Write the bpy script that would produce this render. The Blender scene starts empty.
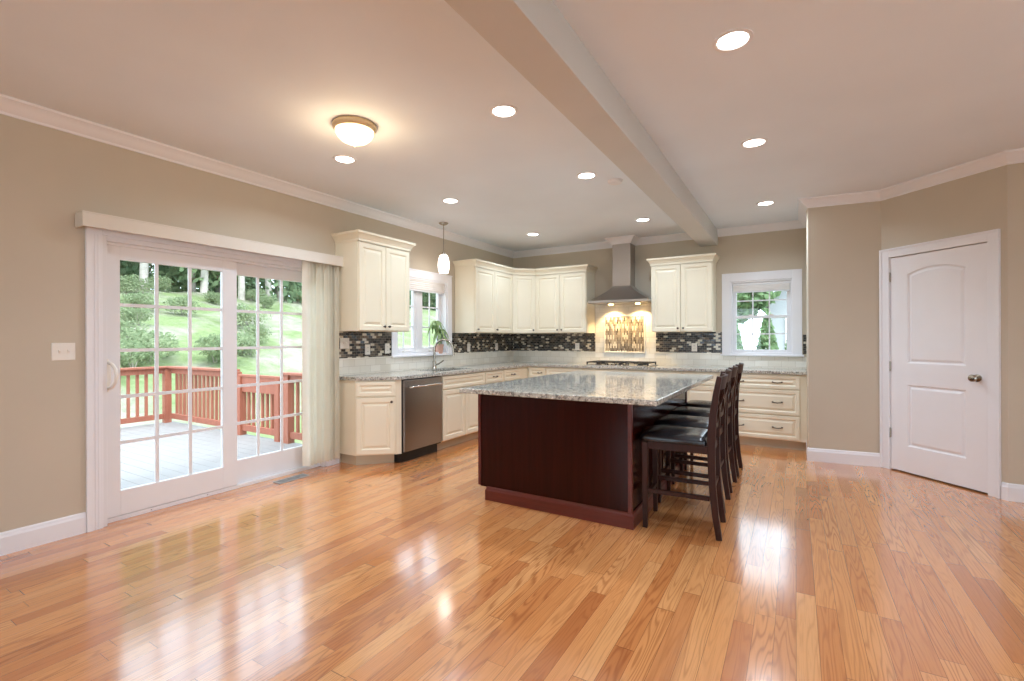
import bpy, math, random
from mathutils import Vector, Matrix
random.seed(7)
SC = bpy.context.scene
COL = SC.collection
PI = math.pi

# ------------------------------------------------------------------ camera, view, world, sun
H = 1.30                       # eye height
F_PX, YAW, CY, ROLL = 475.4, 0.5374, 338.84, -0.0032
fw = Vector((-math.sin(YAW), math.cos(YAW), 0))
rt = Vector((math.cos(YAW), math.sin(YAW), 0))
up = Vector((0, 0, 1))
r2 = rt * math.cos(ROLL) + up * math.sin(ROLL)
u2 = up * math.cos(ROLL) - rt * math.sin(ROLL)
cam = bpy.data.cameras.new('camera')
cam.sensor_fit = 'HORIZONTAL'
cam.sensor_width = 36.0
cam.lens = F_PX / 1024 * 36.0
cam.shift_y = (CY - 340.5) / 1024.0
cam.clip_start = 0.05
cam.clip_end = 400
cam_o = bpy.data.objects.new('camera', cam)
cam_o.matrix_world = Matrix(((r2.x, u2.x, -fw.x, 0), (r2.y, u2.y, -fw.y, 0), (r2.z, u2.z, -fw.z, H), (0, 0, 0, 1)))
COL.objects.link(cam_o)
SC.camera = cam_o

SC.view_settings.view_transform = 'Standard'
SC.view_settings.look = 'None'
SC.view_settings.gamma = 1.0
SC.view_settings.use_curve_mapping = False
SC.view_settings.exposure = 0.57
try:
    SC.cycles.use_denoising = True
    SC.cycles.max_bounces = 10
    SC.cycles.diffuse_bounces = 6
    SC.cycles.glossy_bounces = 5
    SC.cycles.transparent_max_bounces = 16
    SC.cycles.sample_clamp_indirect = 6.0
    SC.cycles.caustics_reflective = False
    SC.cycles.caustics_refractive = False
except Exception:
    pass

SKY_STRENGTH = 3.0                       # an even, bright overcast sky
SKY_COLOR = (0.83, 0.98, 1.13, 1)
SUN_STRENGTH = 2.0
CAN_W, FLUSH_W, PENDANT_W, HOOD_W = 7.2, 5.0, 2.0, 26.0
CAN_COLOR = (0.82, 1.0, 1.19)

world = bpy.data.worlds.new('sky')
SC.world = world
world.use_nodes = True
wn = world.node_tree
wn.nodes.clear()
bg = wn.nodes.new('ShaderNodeBackground')
bg.inputs['Strength'].default_value = SKY_STRENGTH
wo = wn.nodes.new('ShaderNodeOutputWorld')
bg.inputs['Color'].default_value = SKY_COLOR
wn.links.new(bg.outputs[0], wo.inputs['Surface'])

def add_light(name, kind, loc, energy, color=(1, 1, 1), direction=None, **kw):
    l = bpy.data.lights.new(name, kind)
    l.energy = energy
    l.color = color
    for k, v in kw.items():
        if k == 'portal':
            l.cycles.is_portal = v
        else:
            setattr(l, k, v)
    o = bpy.data.objects.new(name, l)
    o.location = loc
    if direction is not None:
        o.rotation_euler = Vector(direction).to_track_quat('-Z', 'Y').to_euler()
    COL.objects.link(o)
    return o

add_light('sun', 'SUN', (5, -5, 20), SUN_STRENGTH, (1.0, 0.96, 0.9), (-0.55, 0.3, -1.0), angle=math.radians(12))

# ------------------------------------------------------------------ room dimensions
LX, BY, CZ = -4.135, 6.98, 2.765          # left wall, back wall, ceiling
RX, RY = 3.3, -3.4                        # right wall, rear wall
V0, V1, V2, V3 = (0.12, BY), (0.12, 5.93), (0.745, 6.005), (1.455, 5.275)
V4 = (RX, 5.275)

def portal(name, loc, sx, sy, d):
    return add_light(name, 'AREA', loc, 1.0, (1, 1, 1), d, shape='RECTANGLE', size=sx, size_y=sy, portal=True)

# ------------------------------------------------------------------ materials
def srgb(r, g, b):
    f = lambda c: (c / 12.92) if c <= 0.04045 else ((c + 0.055) / 1.055) ** 2.4
    return (f(r / 255), f(g / 255), f(b / 255), 1.0)

class NT:
    """small wrapper for building node trees"""
    def __init__(s, name):
        s.m = bpy.data.materials.new(name)
        s.m.use_nodes = True
        s.t = s.m.node_tree
        s.t.nodes.clear()
        s.out = s.t.nodes.new('ShaderNodeOutputMaterial')
    def n(s, typ, **kw):
        x = s.t.nodes.new(typ)
        for k, v in kw.items():
            setattr(x, k, v)
        return x
    def put(s, sock, v):
        if hasattr(v, 'links') or isinstance(v, bpy.types.NodeSocket):
            s.t.links.new(v, sock)
        else:
            sock.default_value = v
    def math(s, op, a, b=None, c=None):
        x = s.n('ShaderNodeMath', operation=op)
        s.put(x.inputs[0], a)
        if b is not None: s.put(x.inputs[1], b)
        if c is not None: s.put(x.inputs[2], c)
        return x.outputs[0]
    def mix(s, fac, a, b, blend='MIX'):
        x = s.n('ShaderNodeMix', data_type='RGBA', blend_type=blend)
        s.put(x.inputs['Factor'], fac)
        s.put(x.inputs[6], a); s.put(x.inputs[7], b)
        return x.outputs[2]
    def coord(s):
        return s.n('ShaderNodeTexCoord').outputs['Object']
    def xyz(s, v):
        x = s.n('ShaderNodeSeparateXYZ'); s.put(x.inputs[0], v)
        return x.outputs
    def comb(s, a, b, c=0.0):
        x = s.n('ShaderNodeCombineXYZ')
        s.put(x.inputs[0], a); s.put(x.inputs[1], b); s.put(x.inputs[2], c)
        return x.outputs[0]
    def noise(s, vec, scale, detail=3.0, rough=0.5, out=0, dist=0.0):
        x = s.n('ShaderNodeTexNoise')
        s.put(x.inputs['Vector'], vec)
        x.inputs['Scale'].default_value = scale
        x.inputs['Detail'].default_value = detail
        x.inputs['Roughness'].default_value = rough
        x.inputs['Distortion'].default_value = dist
        return x.outputs[out]
    def white(s, vec):
        x = s.n('ShaderNodeTexWhiteNoise', noise_dimensions='2D')
        s.put(x.inputs['Vector'], vec)
        return x.outputs['Value']
    def ramp(s, fac, stops, mode='LINEAR'):
        x = s.n('ShaderNodeValToRGB')
        x.color_ramp.interpolation = mode
        e = x.color_ramp.elements
        while len(e) < len(stops): e.new(0.5)
        for i, (p, c) in enumerate(stops):
            e[i].position = p; e[i].color = c
        s.put(x.inputs[0], fac)
        return x.outputs[0]
    def bump(s, height, strength=0.2, dist=0.01):
        x = s.n('ShaderNodeBump')
        x.inputs['Strength'].default_value = strength
        x.inputs['Distance'].default_value = dist
        s.put(x.inputs['Height'], height)
        return x.outputs[0]
    def bsdf(s, color, rough=0.5, metal=0.0, normal=None, coat=0.0, coat_r=0.05, spec=0.5, emit=None, estr=0.0):
        p = s.n('ShaderNodeBsdfPrincipled')
        s.put(p.inputs['Base Color'], color)
        s.put(p.inputs['Roughness'], rough)
        p.inputs['Metallic'].default_value = metal
        p.inputs['Coat Weight'].default_value = coat
        p.inputs['Coat Roughness'].default_value = coat_r
        p.inputs['Specular IOR Level'].default_value = spec
        if normal is not None: s.put(p.inputs['Normal'], normal)
        if emit is not None:
            p.inputs['Emission Color'].default_value = emit
            p.inputs['Emission Strength'].default_value = estr
        s.t.links.new(p.outputs[0], s.out.inputs[0])
        return s.m

def paint(name, rgb, rough=0.5, var=0.03, scale=6.0, metal=0.0, coat=0.0, bump=0.0, bscale=200.0, spec=0.5):
    t = NT(name); c = srgb(*rgb)
    v = t.coord()
    d = tuple(x * (1 - var) for x in c[:3]) + (1,)
    l = tuple(min(1, x * (1 + var)) for x in c[:3]) + (1,)
    col = t.ramp(t.noise(v, scale), [(0.3, d), (0.7, l)])
    nrm = t.bump(t.noise(v, bscale, 2), bump, 0.002) if bump else None
    return t.bsdf(col, rough, metal, nrm, coat, spec=spec)

def emitter(name, rgb, strength):
    t = NT(name)
    return t.bsdf(srgb(*rgb), 0.4, emit=srgb(*rgb), estr=strength)

def wood(name, dark, light, rough, axis='z', coat=0.0, scale=1.0, spec=0.5):
    t = NT(name); o = t.xyz(t.coord())
    k = {'x': (2, 40, 40), 'y': (40, 2, 40), 'z': (40, 40, 2)}[axis]
    vec = t.comb(t.math('MULTIPLY', o[0], k[0] * scale), t.math('MULTIPLY', o[1], k[1] * scale), t.math('MULTIPLY', o[2], k[2] * scale))
    g = t.noise(vec, 1.0, 5, 0.6)
    return t.bsdf(t.ramp(g, [(0.3, srgb(*dark)), (0.7, srgb(*light))]), rough, coat=coat, coat_r=0.1, spec=spec)

def tile_ids(t, u, v, bw, bh, gap, stagger=True):
    """random number per running-bond tile and the grout mask (1 in the grout)"""
    row = t.math('FLOOR', t.math('DIVIDE', v, bh))
    uu = t.math('DIVIDE', u, bw)
    if stagger:
        uu = t.math('ADD', uu, t.math('MULTIPLY', t.math('FLOORED_MODULO', row, 2.0), 0.5))
    colm = t.math('FLOOR', uu)
    rnd = t.white(t.comb(colm, row))
    rnd2 = t.white(t.comb(t.math('ADD', colm, 71.3), t.math('ADD', row, 13.7)))
    fu = t.math('SUBTRACT', uu, colm)
    fv = t.math('SUBTRACT', t.math('DIVIDE', v, bh), row)
    gu = t.math('LESS_THAN', t.math('MINIMUM', fu, t.math('SUBTRACT', 1.0, fu)), gap / bw / 2)
    gv = t.math('LESS_THAN', t.math('MINIMUM', fv, t.math('SUBTRACT', 1.0, fv)), gap / bh / 2)
    par = t.math('LESS_THAN', t.math('FLOORED_MODULO', colm, 2.0), 0.5)
    return rnd, rnd2, t.math('MAXIMUM', gu, gv), par

def mosaic(name, along, pal, pale, share, bw=0.058, bh=0.0285, vertical=False, grout=(150, 142, 128)):
    t = NT(name); o = t.xyz(t.coord())
    a, z = o[0 if along == 'x' else 1], o[2]
    if vertical: a, z = z, a
    rnd, rnd2, g, par = tile_ids(t, a, z, bw, bh, 0.0026)
    col = t.ramp(rnd, pal, 'CONSTANT')
    light = t.math('MULTIPLY', par, t.math('LESS_THAN', rnd2, share))
    col = t.mix(light, col, srgb(*pale))
    col = t.mix(g, col, srgb(*grout))
    rough = t.math('ADD', 0.08, t.math('MULTIPLY', rnd2, 0.35))
    rough = t.math('MAXIMUM', rough, t.math('MULTIPLY', g, 0.8))
    return t.bsdf(col, rough, normal=t.bump(t.math('SUBTRACT', 1.0, g), 0.35, 0.002))

def subway(name, along):
    t = NT(name); o = t.xyz(t.coord())
    rnd, rnd2, g, par = tile_ids(t, o[0 if along == 'x' else 1], t.math('SUBTRACT', o[2], 0.93), 0.152, 0.0765, 0.003)
    col = t.ramp(rnd, [(0.0, srgb(226, 220, 206)), (1.0, srgb(240, 235, 224))])
    col = t.mix(g, col, srgb(196, 188, 172))
    rough = t.math('MAXIMUM', 0.16, t.math('MULTIPLY', g, 0.7))
    return t.bsdf(col, rough, normal=t.bump(t.math('SUBTRACT', 1.0, g), 0.4, 0.002))

def floor_oak():
    t = NT('oak_floor'); o = t.xyz(t.coord())
    x, y = o[0], o[1]
    W = 0.0826
    xr = t.math('DIVIDE', x, W)
    row = t.math('FLOOR', xr)
    r1 = t.white(t.comb(row, 3.7))
    r1b = t.white(t.comb(row, 91.1))
    ln = t.math('ADD', 0.75, t.math('MULTIPLY', r1b, 0.6))
    uy = t.math('ADD', t.math('DIVIDE', y, ln), t.math('MULTIPLY', r1, 17.0))
    wob = t.noise(t.comb(row, uy), 0.9, 0)
    uy = t.math('ADD', uy, t.math('MULTIPLY', wob, 0.9))
    idx = t.math('FLOOR', uy)
    rb = t.white(t.comb(row, idx))
    rc = t.white(t.comb(t.math('ADD', row, 37.0), t.math('ADD', idx, 11.0)))
    fx = t.math('SUBTRACT', xr, row)
    fy = t.math('SUBTRACT', uy, idx)
    gx = t.math('LESS_THAN', t.math('MINIMUM', fx, t.math('SUBTRACT', 1.0, fx)), 0.010)
    gy = t.math('LESS_THAN', t.math('MINIMUM', fy, t.math('SUBTRACT', 1.0, fy)), 0.0011)
    gap = t.math('MAXIMUM', gx, gy)
    base = t.ramp(rb, [(0.0, srgb(188, 114, 64)), (0.12, srgb(206, 132, 76)), (0.4, srgb(218, 146, 87)), (0.7, srgb(222, 152, 93)), (0.9, srgb(229, 165, 106)), (1.0, srgb(196, 120, 69))])
    # cathedral grain: distorted rings, stretched along the board
    off = t.math('MULTIPLY', rb, 37.0)
    gv = t.comb(t.math('ADD', t.math('MULTIPLY', x, 13.0), off), t.math('ADD', t.math('MULTIPLY', y, 0.9), t.math('MULTIPLY', rc, 23.0)), off)
    warp = t.noise(gv, 0.75, 2, 0.45)
    rings = t.math('SINE', t.math('MULTIPLY', warp, 130.0))
    rings = t.math('POWER', t.math('MULTIPLY', t.math('ADD', rings, 1.0), 0.5), 3.2)
    amt = t.math('MULTIPLY', rings, t.math('ADD', 0.16, t.math('MULTIPLY', rc, 0.46)))
    col = t.mix(amt, base, srgb(150, 82, 42))
    fine = t.noise(t.comb(t.math('MULTIPLY', x, 260.0), t.math('MULTIPLY', y, 6.0), off), 1.0, 3, 0.6)
    finem = t.n('ShaderNodeMapRange'); t.put(finem.inputs[0], fine)
    finem.inputs[1].default_value = 0.52; finem.inputs[2].default_value = 0.72
    finem.inputs[3].default_value = 0.0; finem.inputs[4].default_value = 0.30
    col = t.mix(finem.outputs[0], col, srgb(150, 84, 46))
    col = t.mix(t.math('MULTIPLY', gap, 0.75), col, srgb(92, 48, 26))
    # boards cup very slightly, so each one catches the windows a little differently
    tilt = t.math('MULTIPLY', t.math('SUBTRACT', fx, 0.5), t.math('SUBTRACT', rc, 0.5))
    cup = t.math('MULTIPLY', t.math('MULTIPLY', t.math('SUBTRACT', fx, 0.5), t.math('SUBTRACT', fx, 0.5)), 1.4)
    hgt = t.math('ADD', t.math('MULTIPLY', tilt, 0.55), cup)
    hgt = t.math('SUBTRACT', hgt, t.math('MULTIPLY', gap, 0.8))
    hgt = t.math('ADD', hgt, t.math('MULTIPLY', t.noise(t.comb(t.math('MULTIPLY', x, 6.0), t.math('MULTIPLY', y, 1.5)), 1.0, 2), 0.7))
    nrm = t.bump(hgt, 0.5, 0.0016)
    rough = t.math('ADD', 0.13, t.math('MULTIPLY', t.noise(t.comb(x, y), 2.0), 0.10))
    m = t.bsdf(col, rough, normal=nrm, coat=1.0, coat_r=0.13, spec=0.5)
    m.node_tree.nodes['Principled BSDF'].inputs['Coat IOR'].default_value = 1.65      # thick glossy lacquer
    return m

def granite(name):
    t = NT(name); v = t.coord()
    big = t.noise(v, 7.0, 4, 0.6)
    col = t.ramp(big, [(0.3, srgb(168, 166, 156)), (0.5, srgb(198, 194, 182)), (0.7, srgb(180, 174, 160))])
    mid = t.noise(v, 46.0, 4, 0.65)
    col = t.mix(t.ramp(mid, [(0.50, (0, 0, 0, 1)), (0.58, (1, 1, 1, 1))]), col, srgb(128, 124, 118))
    warm = t.noise(v, 30.0, 3, 0.6, dist=0.4)
    col = t.mix(t.ramp(warm, [(0.60, (0, 0, 0, 1)), (0.68, (0.6, 0.6, 0.6, 1))]), col, srgb(150, 122, 98))
    blk = t.noise(v, 120.0, 3, 0.7)
    col = t.mix(t.ramp(blk, [(0.58, (0, 0, 0, 1)), (0.63, (1, 1, 1, 1))]), col, srgb(38, 34, 34))
    wht = t.noise(v, 60.0, 2, 0.5, dist=0.6)
    col = t.mix(t.ramp(wht, [(0.60, (0, 0, 0, 1)), (0.66, (1, 1, 1, 1))]), col, srgb(236, 230, 220))
    return t.bsdf(col, 0.07, spec=0.6)

def brushed(name, rgb, rough, axis):
    t = NT(name); o = t.xyz(t.coord())
    k = {'x': (1.5, 300, 300), 'y': (300, 1.5, 300), 'z': (300, 300, 1.5)}[axis]
    g = t.noise(t.comb(*[t.math('MULTIPLY', o[i], k[i]) for i in range(3)]), 1.0, 2)
    c = srgb(*rgb)
    col = t.ramp(g, [(0.3, tuple(a * .95 for a in c[:3]) + (1,)), (0.7, c)])
    r = t.math('ADD', rough - .05, t.math('MULTIPLY', g, 0.1))
    return t.bsdf(col, r, 1.0, t.bump(g, 0.03, 0.001))

def thin_glass(name):
    t = NT(name)
    tr = t.n('ShaderNodeBsdfTransparent'); tr.inputs[0].default_value = (0.97, 0.985, 0.98, 1)
    gl = t.n('ShaderNodeBsdfGlossy'); gl.inputs['Roughness'].default_value = 0.0
    g = t.n('ShaderNodeNewGeometry')
    dt = t.n('ShaderNodeVectorMath', operation='DOT_PRODUCT')
    t.put(dt.inputs[0], g.outputs['Normal']); t.put(dt.inputs[1], g.outputs['Incoming'])
    cs = t.math('SUBTRACT', 1.0, t.math('ABSOLUTE', dt.outputs['Value']))
    fac = t.math('ADD', 0.03, t.math('MULTIPLY', 0.97, t.math('POWER', cs, 5.0)))
    mx = t.n('ShaderNodeMixShader')
    t.put(mx.inputs[0], fac); t.t.links.new(tr.outputs[0], mx.inputs[1]); t.t.links.new(gl.outputs[0], mx.inputs[2])
    t.t.links.new(mx.outputs[0], t.out.inputs[0])
    return t.m

def leaf(name, a, b, scale=3.0, trans=0.35):
    t = NT(name); v = t.coord()
    col = t.ramp(t.noise(v, scale, 2), [(0.3, srgb(*a)), (0.7, srgb(*b))])
    d = t.n('ShaderNodeBsdfDiffuse'); t.put(d.inputs[0], col)
    tl = t.n('ShaderNodeBsdfTranslucent'); t.put(tl.inputs[0], col)
    mx = t.n('ShaderNodeMixShader'); mx.inputs[0].default_value = trans
    t.t.links.new(d.outputs[0], mx.inputs[1]); t.t.links.new(tl.outputs[0], mx.inputs[2])
    t.t.links.new(mx.outputs[0], t.out.inputs[0])
    return t.m

def meadow():
    t = NT('meadow_grass'); v = t.coord()
    a = t.noise(v, 0.35, 3, 0.6)
    b = t.noise(v, 2.6, 5, 0.7)
    col = t.ramp(b, [(0.3, srgb(104, 120, 80)), (0.55, srgb(124, 138, 96)), (0.75, srgb(142, 152, 116))])
    brush = t.noise(v, 1.3, 5, 0.75, dist=0.8)
    bcol = t.ramp(brush, [(0.3, srgb(120, 122, 104)), (0.7, srgb(170, 164, 152))])
    col = t.mix(t.ramp(a, [(0.44, (0, 0, 0, 1)), (0.58, (0.9, 0.9, 0.9, 1))]), col, bcol)
    return t.bsdf(col, 0.9, spec=0.1, normal=t.bump(b, 0.8, 0.15))

M = {}
M['wall'] = paint('wall_paint', (200, 188, 169), 0.6, 0.015, 3.0, bump=0.05, spec=0.3)
M['beam'] = paint('beam_paint', (208, 207, 203), 0.7, 0.02, 2.0, bump=0.06, bscale=60, spec=0.25)
M['ceiling'] = paint('ceiling_paint', (232, 239, 247), 0.75, 0.02, 1.6, bump=0.08, bscale=60, spec=0.2)
M['trim'] = paint('white_trim_paint', (236, 235, 238), 0.32, 0.01, 4.0)
M['vinyl'] = paint('white_vinyl', (230, 229, 231), 0.3, 0.01, 4.0)
M['door'] = paint('door_paint', (236, 234, 236), 0.35, 0.01, 5.0)
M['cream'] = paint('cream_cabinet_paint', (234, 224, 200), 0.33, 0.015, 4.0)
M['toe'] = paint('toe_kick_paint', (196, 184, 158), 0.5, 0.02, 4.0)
M['valance'] = paint('cream_valance', (222, 215, 204), 0.4, 0.015, 4.0)
M['vane'] = paint('ivory_vinyl_vane', (232, 226, 209), 0.45, 0.02, 8.0)
M['floor'] = floor_oak()
M['granite'] = granite('speckled_granite')
dk = [(0.0, srgb(26, 22, 20)), (0.30, srgb(52, 43, 36)), (0.5, srgb(82, 72, 62)), (0.62, srgb(110, 96, 80)), (0.78, srgb(40, 36, 34))]
lt = [(0.0, srgb(84, 72, 60)), (0.2, srgb(138, 122, 102)), (0.4, srgb(164, 150, 128)), (0.65, srgb(112, 100, 86))]
M['mosaic_y'] = mosaic('dark_mosaic_tile_side', 'y', dk, (206, 196, 176), .31)
M['mosaic_x'] = mosaic('dark_mosaic_tile_back', 'x', dk, (206, 196, 176), .31)
M['mosaic_v'] = mosaic('pale_mosaic_tile', 'x', lt, (216, 204, 180), .42, 0.066, 0.021, True, (176, 166, 148))
M['subway_x'] = subway('subway_tile_back', 'x')
M['subway_y'] = subway('subway_tile_side', 'y')
M['liner'] = paint('pencil_liner_tile', (238, 232, 218), 0.2, 0.01)
M['steel_x'] = brushed('brushed_steel_wide', (188, 184, 180), 0.30, 'x')
M['steel_z'] = brushed('brushed_steel_upright', (190, 186, 182), 0.30, 'z')
M['steel_dw'] = brushed('brushed_steel_appliance', (158, 151, 147), 0.28, 'y')
M['nickel'] = paint('satin_nickel', (176, 168, 156), 0.25, 0.02, 9, metal=1.0)
M['brass'] = paint('antique_brass_rim', (214, 190, 152), 0.45, 0.03, 9, metal=0.5)
M['chrome'] = paint('bright_handle_metal', (214, 210, 206), 0.18, 0.02, 9, metal=1.0)
M['bronze'] = paint('dark_hardware', (92, 82, 74), 0.35, 0.03, 9, metal=1.0)
M['cherry'] = wood('dark_cherry_wood', (42, 12, 9), (52, 16, 12), 0.16, 'z', 0.0, spec=0.18)
M['cherry_trim'] = wood('cherry_trim_wood', (84, 30, 22), (104, 40, 30), 0.3, 'x', 0.0)
M['espresso'] = wood('espresso_wood', (42, 17, 9), (62, 29, 18), 0.4, 'z', 0.0, spec=0.25)
M['leather'] = paint('black_leather', (22, 23, 28), 0.24, 0.15, 12, bump=0.15, bscale=120, coat=0.25)
M['iron'] = paint('black_cast_iron', (28, 25, 24), 0.5, 0.1, 30)
M['black'] = paint('black_plastic', (22, 21, 21), 0.4, 0.05, 10)
M['sinkm'] = paint('sink_steel', (66, 66, 65), 0.35, 0.03, 10, metal=1.0)
M['plastic'] = paint('white_plate_plastic', (236, 230, 220), 0.35, 0.01, 10)
M['slot'] = paint('grey_slot', (120, 114, 106), 0.5, 0.02, 10)
M['vent'] = paint('grey_vent_metal', (160, 158, 154), 0.45, 0.03, 10, metal=0.2)
M['ventdark'] = paint('vent_shadow_box', (92, 90, 88), 0.7, 0.03, 10)
M['shade'] = paint('white_fabric_shade', (238, 234, 230), 0.7, 0.015, 40)
M['glass'] = thin_glass('clear_pane')
M['can'] = emitter('recessed_lamp_lens', (255, 250, 242), 9.0)
M['bowl'] = emitter('frosted_glass_bowl', (255, 226, 178), 2.6)
M['pendant'] = emitter('opal_glass_shade', (255, 246, 240), 1.7)
M['halogen'] = emitter('hood_lamp', (255, 206, 130), 14.0)
M['terracotta'] = paint('pale_clay_pot', (214, 170, 152), 0.6, 0.04, 12)
M['soil'] = paint('soil', (70, 52, 40), 0.9, 0.2, 40)
M['leafp'] = leaf('house_plant_leaf', (124, 150, 100), (168, 188, 140), 20)
M['stem'] = paint('green_stem', (120, 138, 84), 0.6, 0.06, 30)
M['deck'] = wood('grey_deck_boards', (136, 133, 132), (148, 145, 143), 0.7, 'y', scale=0.4)
M['redwood'] = wood('red_stained_wood', (146, 86, 68), (172, 106, 84), 0.6, 'z')
M['patio'] = paint('bounce_patio_concrete', (206, 204, 200), 0.8, 0.05, 2)
M['meadow'] = meadow()
M['leaf_dark'] = leaf('forest_leaf', (106, 134, 104), (144, 166, 128), 0.8, .5)
M['leaf_mid'] = leaf('forest_leaf_light', (120, 146, 110), (160, 178, 136), 0.8, .5)
M['leaf_shrub'] = leaf('shrub_leaf', (134, 150, 114), (166, 176, 142), 1.2, .5)
M['leaf_yard'] = leaf('yard_tree_leaf', (112, 140, 100), (150, 174, 130), 1.2)
M['leaf_cone'] = leaf('arborvitae_leaf', (108, 136, 100), (146, 170, 126), 2.0)
M['bark'] = paint('pale_bark', (176, 168, 158), 0.85, 0.2, 4)
M['siding'] = paint('pale_siding', (186, 186, 192), 0.7, 0.02, 3)
M['roofing'] = paint('grey_roofing', (136, 136, 142), 0.8, 0.08, 5)
M['windark'] = paint('dark_window', (92, 100, 108), 0.15, 0.05, 3)

# ------------------------------------------------------------------ mesh helpers
def grille_cells(us, vs, w):
    """cut lines and a test for a lattice whose bars are w wide; ends of us and vs are the opening"""
    f = lambda q: [q[0]] + [e for c in q[1:-1] for e in (c - w / 2, c + w / 2)] + [q[-1]]
    return f(us), f(vs), (lambda i, j: i % 2 == 1 or j % 2 == 1)

class MB:
    def __init__(s):
        s.v, s.f = [], []
    def add(s, vs, fs):
        b = len(s.v)
        s.v += [tuple(p) for p in vs]
        s.f += [tuple(b + i for i in f) for f in fs]
        return s
    def box(s, x0, x1, y0, y1, z0, z1):
        return s.add([(x0, y0, z0), (x1, y0, z0), (x1, y1, z0), (x0, y1, z0), (x0, y0, z1), (x1, y0, z1), (x1, y1, z1), (x0, y1, z1)],
                     [(3, 2, 1, 0), (4, 5, 6, 7), (0, 1, 5, 4), (1, 2, 6, 5), (2, 3, 7, 6), (3, 0, 4, 7)])
    def prism(s, poly, z0, z1):
        """poly counter-clockwise in xy"""
        n = len(poly)
        vs = [(p[0], p[1], z0) for p in poly] + [(p[0], p[1], z1) for p in poly]
        fs = [tuple(reversed(range(n))), tuple(range(n, 2 * n))] + [(i, (i + 1) % n, n + (i + 1) % n, n + i) for i in range(n)]
        return s.add(vs, fs)
    def rings(s, rings, cap0=True, cap1=True):
        """list of equal-length closed loops joined in order"""
        n = len(rings[0])
        vs = [p for r in rings for p in r]
        fs = []
        for k in range(len(rings) - 1):
            for i in range(n):
                j = (i + 1) % n
                fs.append((k * n + i, k * n + j, (k + 1) * n + j, (k + 1) * n + i))
        if cap0: fs.append(tuple(reversed(range(n))))
        if cap1: fs.append(tuple(range((len(rings) - 1) * n, len(rings) * n)))
        return s.add(vs, fs)
    def lathe(s, prof, seg=24, c=(0, 0, 0), axis='z', cap0=True, cap1=True):
        R = []
        for r, h in prof:
            loop = []
            for i in range(seg):
                a = 2 * PI * i / seg
                p, q = r * math.cos(a), r * math.sin(a)
                loop.append({'z': (c[0] + p, c[1] + q, c[2] + h), 'y': (c[0] + p, c[1] + h, c[2] - q), 'x': (c[0] + h, c[1] + p, c[2] + q)}[axis])
            R.append(loop)
        return s.rings(R, cap0, cap1)
    def tube(s, path, r, seg=10):
        path = [Vector(p) for p in path]
        rs = r if isinstance(r, (list, tuple)) else [r] * len(path)
        R = []
        ref = None
        for i, p in enumerate(path):
            d = (path[min(i + 1, len(path) - 1)] - path[max(i - 1, 0)]).normalized()
            if ref is None:
                ref = Vector((0, 0, 1)) if abs(d.z) < 0.9 else Vector((1, 0, 0))
            a = d.cross(ref).normalized()
            b = a.cross(d).normalized()
            ref = b
            R.append([tuple(p + (a * math.cos(2 * PI * k / seg) + b * math.sin(2 * PI * k / seg)) * rs[i]) for k in range(seg)])
        return s.rings(R)
    def bar(s, path, w, h, side=(1, 0, 0)):
        """rectangular bar swept along path; w along 'side', h across"""
        path = [Vector(p) for p in path]
        R = []
        for i, p in enumerate(path):
            d = (path[min(i + 1, len(path) - 1)] - path[max(i - 1, 0)]).normalized()
            sd = Vector(side); sd = (sd - d * sd.dot(d)).normalized()
            n = d.cross(sd).normalized()
            ww = w[i] if isinstance(w, (list, tuple)) else w
            hh = h[i] if isinstance(h, (list, tuple)) else h
            R.append([tuple(p + sd * a * ww / 2 + n * b * hh / 2) for a, b in ((-1, -1), (1, -1), (1, 1), (-1, 1))])
        return s.rings(R)
    def sweep(s, path, prof, closed=False):
        """2D path (interior on its right), profile of (offset to the right, z)"""
        n = len(path)
        R = []
        for i in range(n):
            p = Vector(path[i])
            def nrm(a, b):
                d = (Vector(b) - Vector(a)).normalized()
                return Vector((d.y, -d.x))
            if closed or 0 < i < n - 1:
                n1, n2 = nrm(path[i - 1], p), nrm(p, path[(i + 1) % n])
                m = (n1 + n2); m = m / max(0.2, (1 + n1.dot(n2)))
            elif i == 0: m = nrm(p, path[1])
            else: m = nrm(path[i - 1], p)
            R.append([(p.x + m.x * o, p.y + m.y * o, z) for o, z in prof])
        if closed: R.append(R[0])
        return s.rings(R, not closed, not closed)
    def cells(s, us, vs, inc, t0, t1, fn):
        """extruded grid of cells with holes; fn(u, v, t) -> point"""
        nu, nv = len(us) - 1, len(vs) - 1
        I = lambda i, j: 0 <= i < nu and 0 <= j < nv and inc(i, j)
        idx = {}
        def vid(i, j, k):
            key = (i, j, k)
            if key not in idx:
                idx[key] = len(s.v); s.v.append(tuple(fn(us[i], vs[j], (t0, t1)[k])))
            return idx[key]
        for i in range(nu):
            for j in range(nv):
                if not I(i, j): continue
                s.f.append((vid(i, j, 1), vid(i + 1, j, 1), vid(i + 1, j + 1, 1), vid(i, j + 1, 1)))
                s.f.append((vid(i, j + 1, 0), vid(i + 1, j + 1, 0), vid(i + 1, j, 0), vid(i, j, 0)))
                for di, dj, a, b in ((0, -1, (i, j), (i + 1, j)), (1, 0, (i + 1, j), (i + 1, j + 1)), (0, 1, (i + 1, j + 1), (i, j + 1)), (-1, 0, (i, j + 1), (i, j))):
                    if not I(i + di, j + dj):
                        s.f.append((vid(*a, 0), vid(*b, 0), vid(*b, 1), vid(*a, 1)))
        return s
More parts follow.
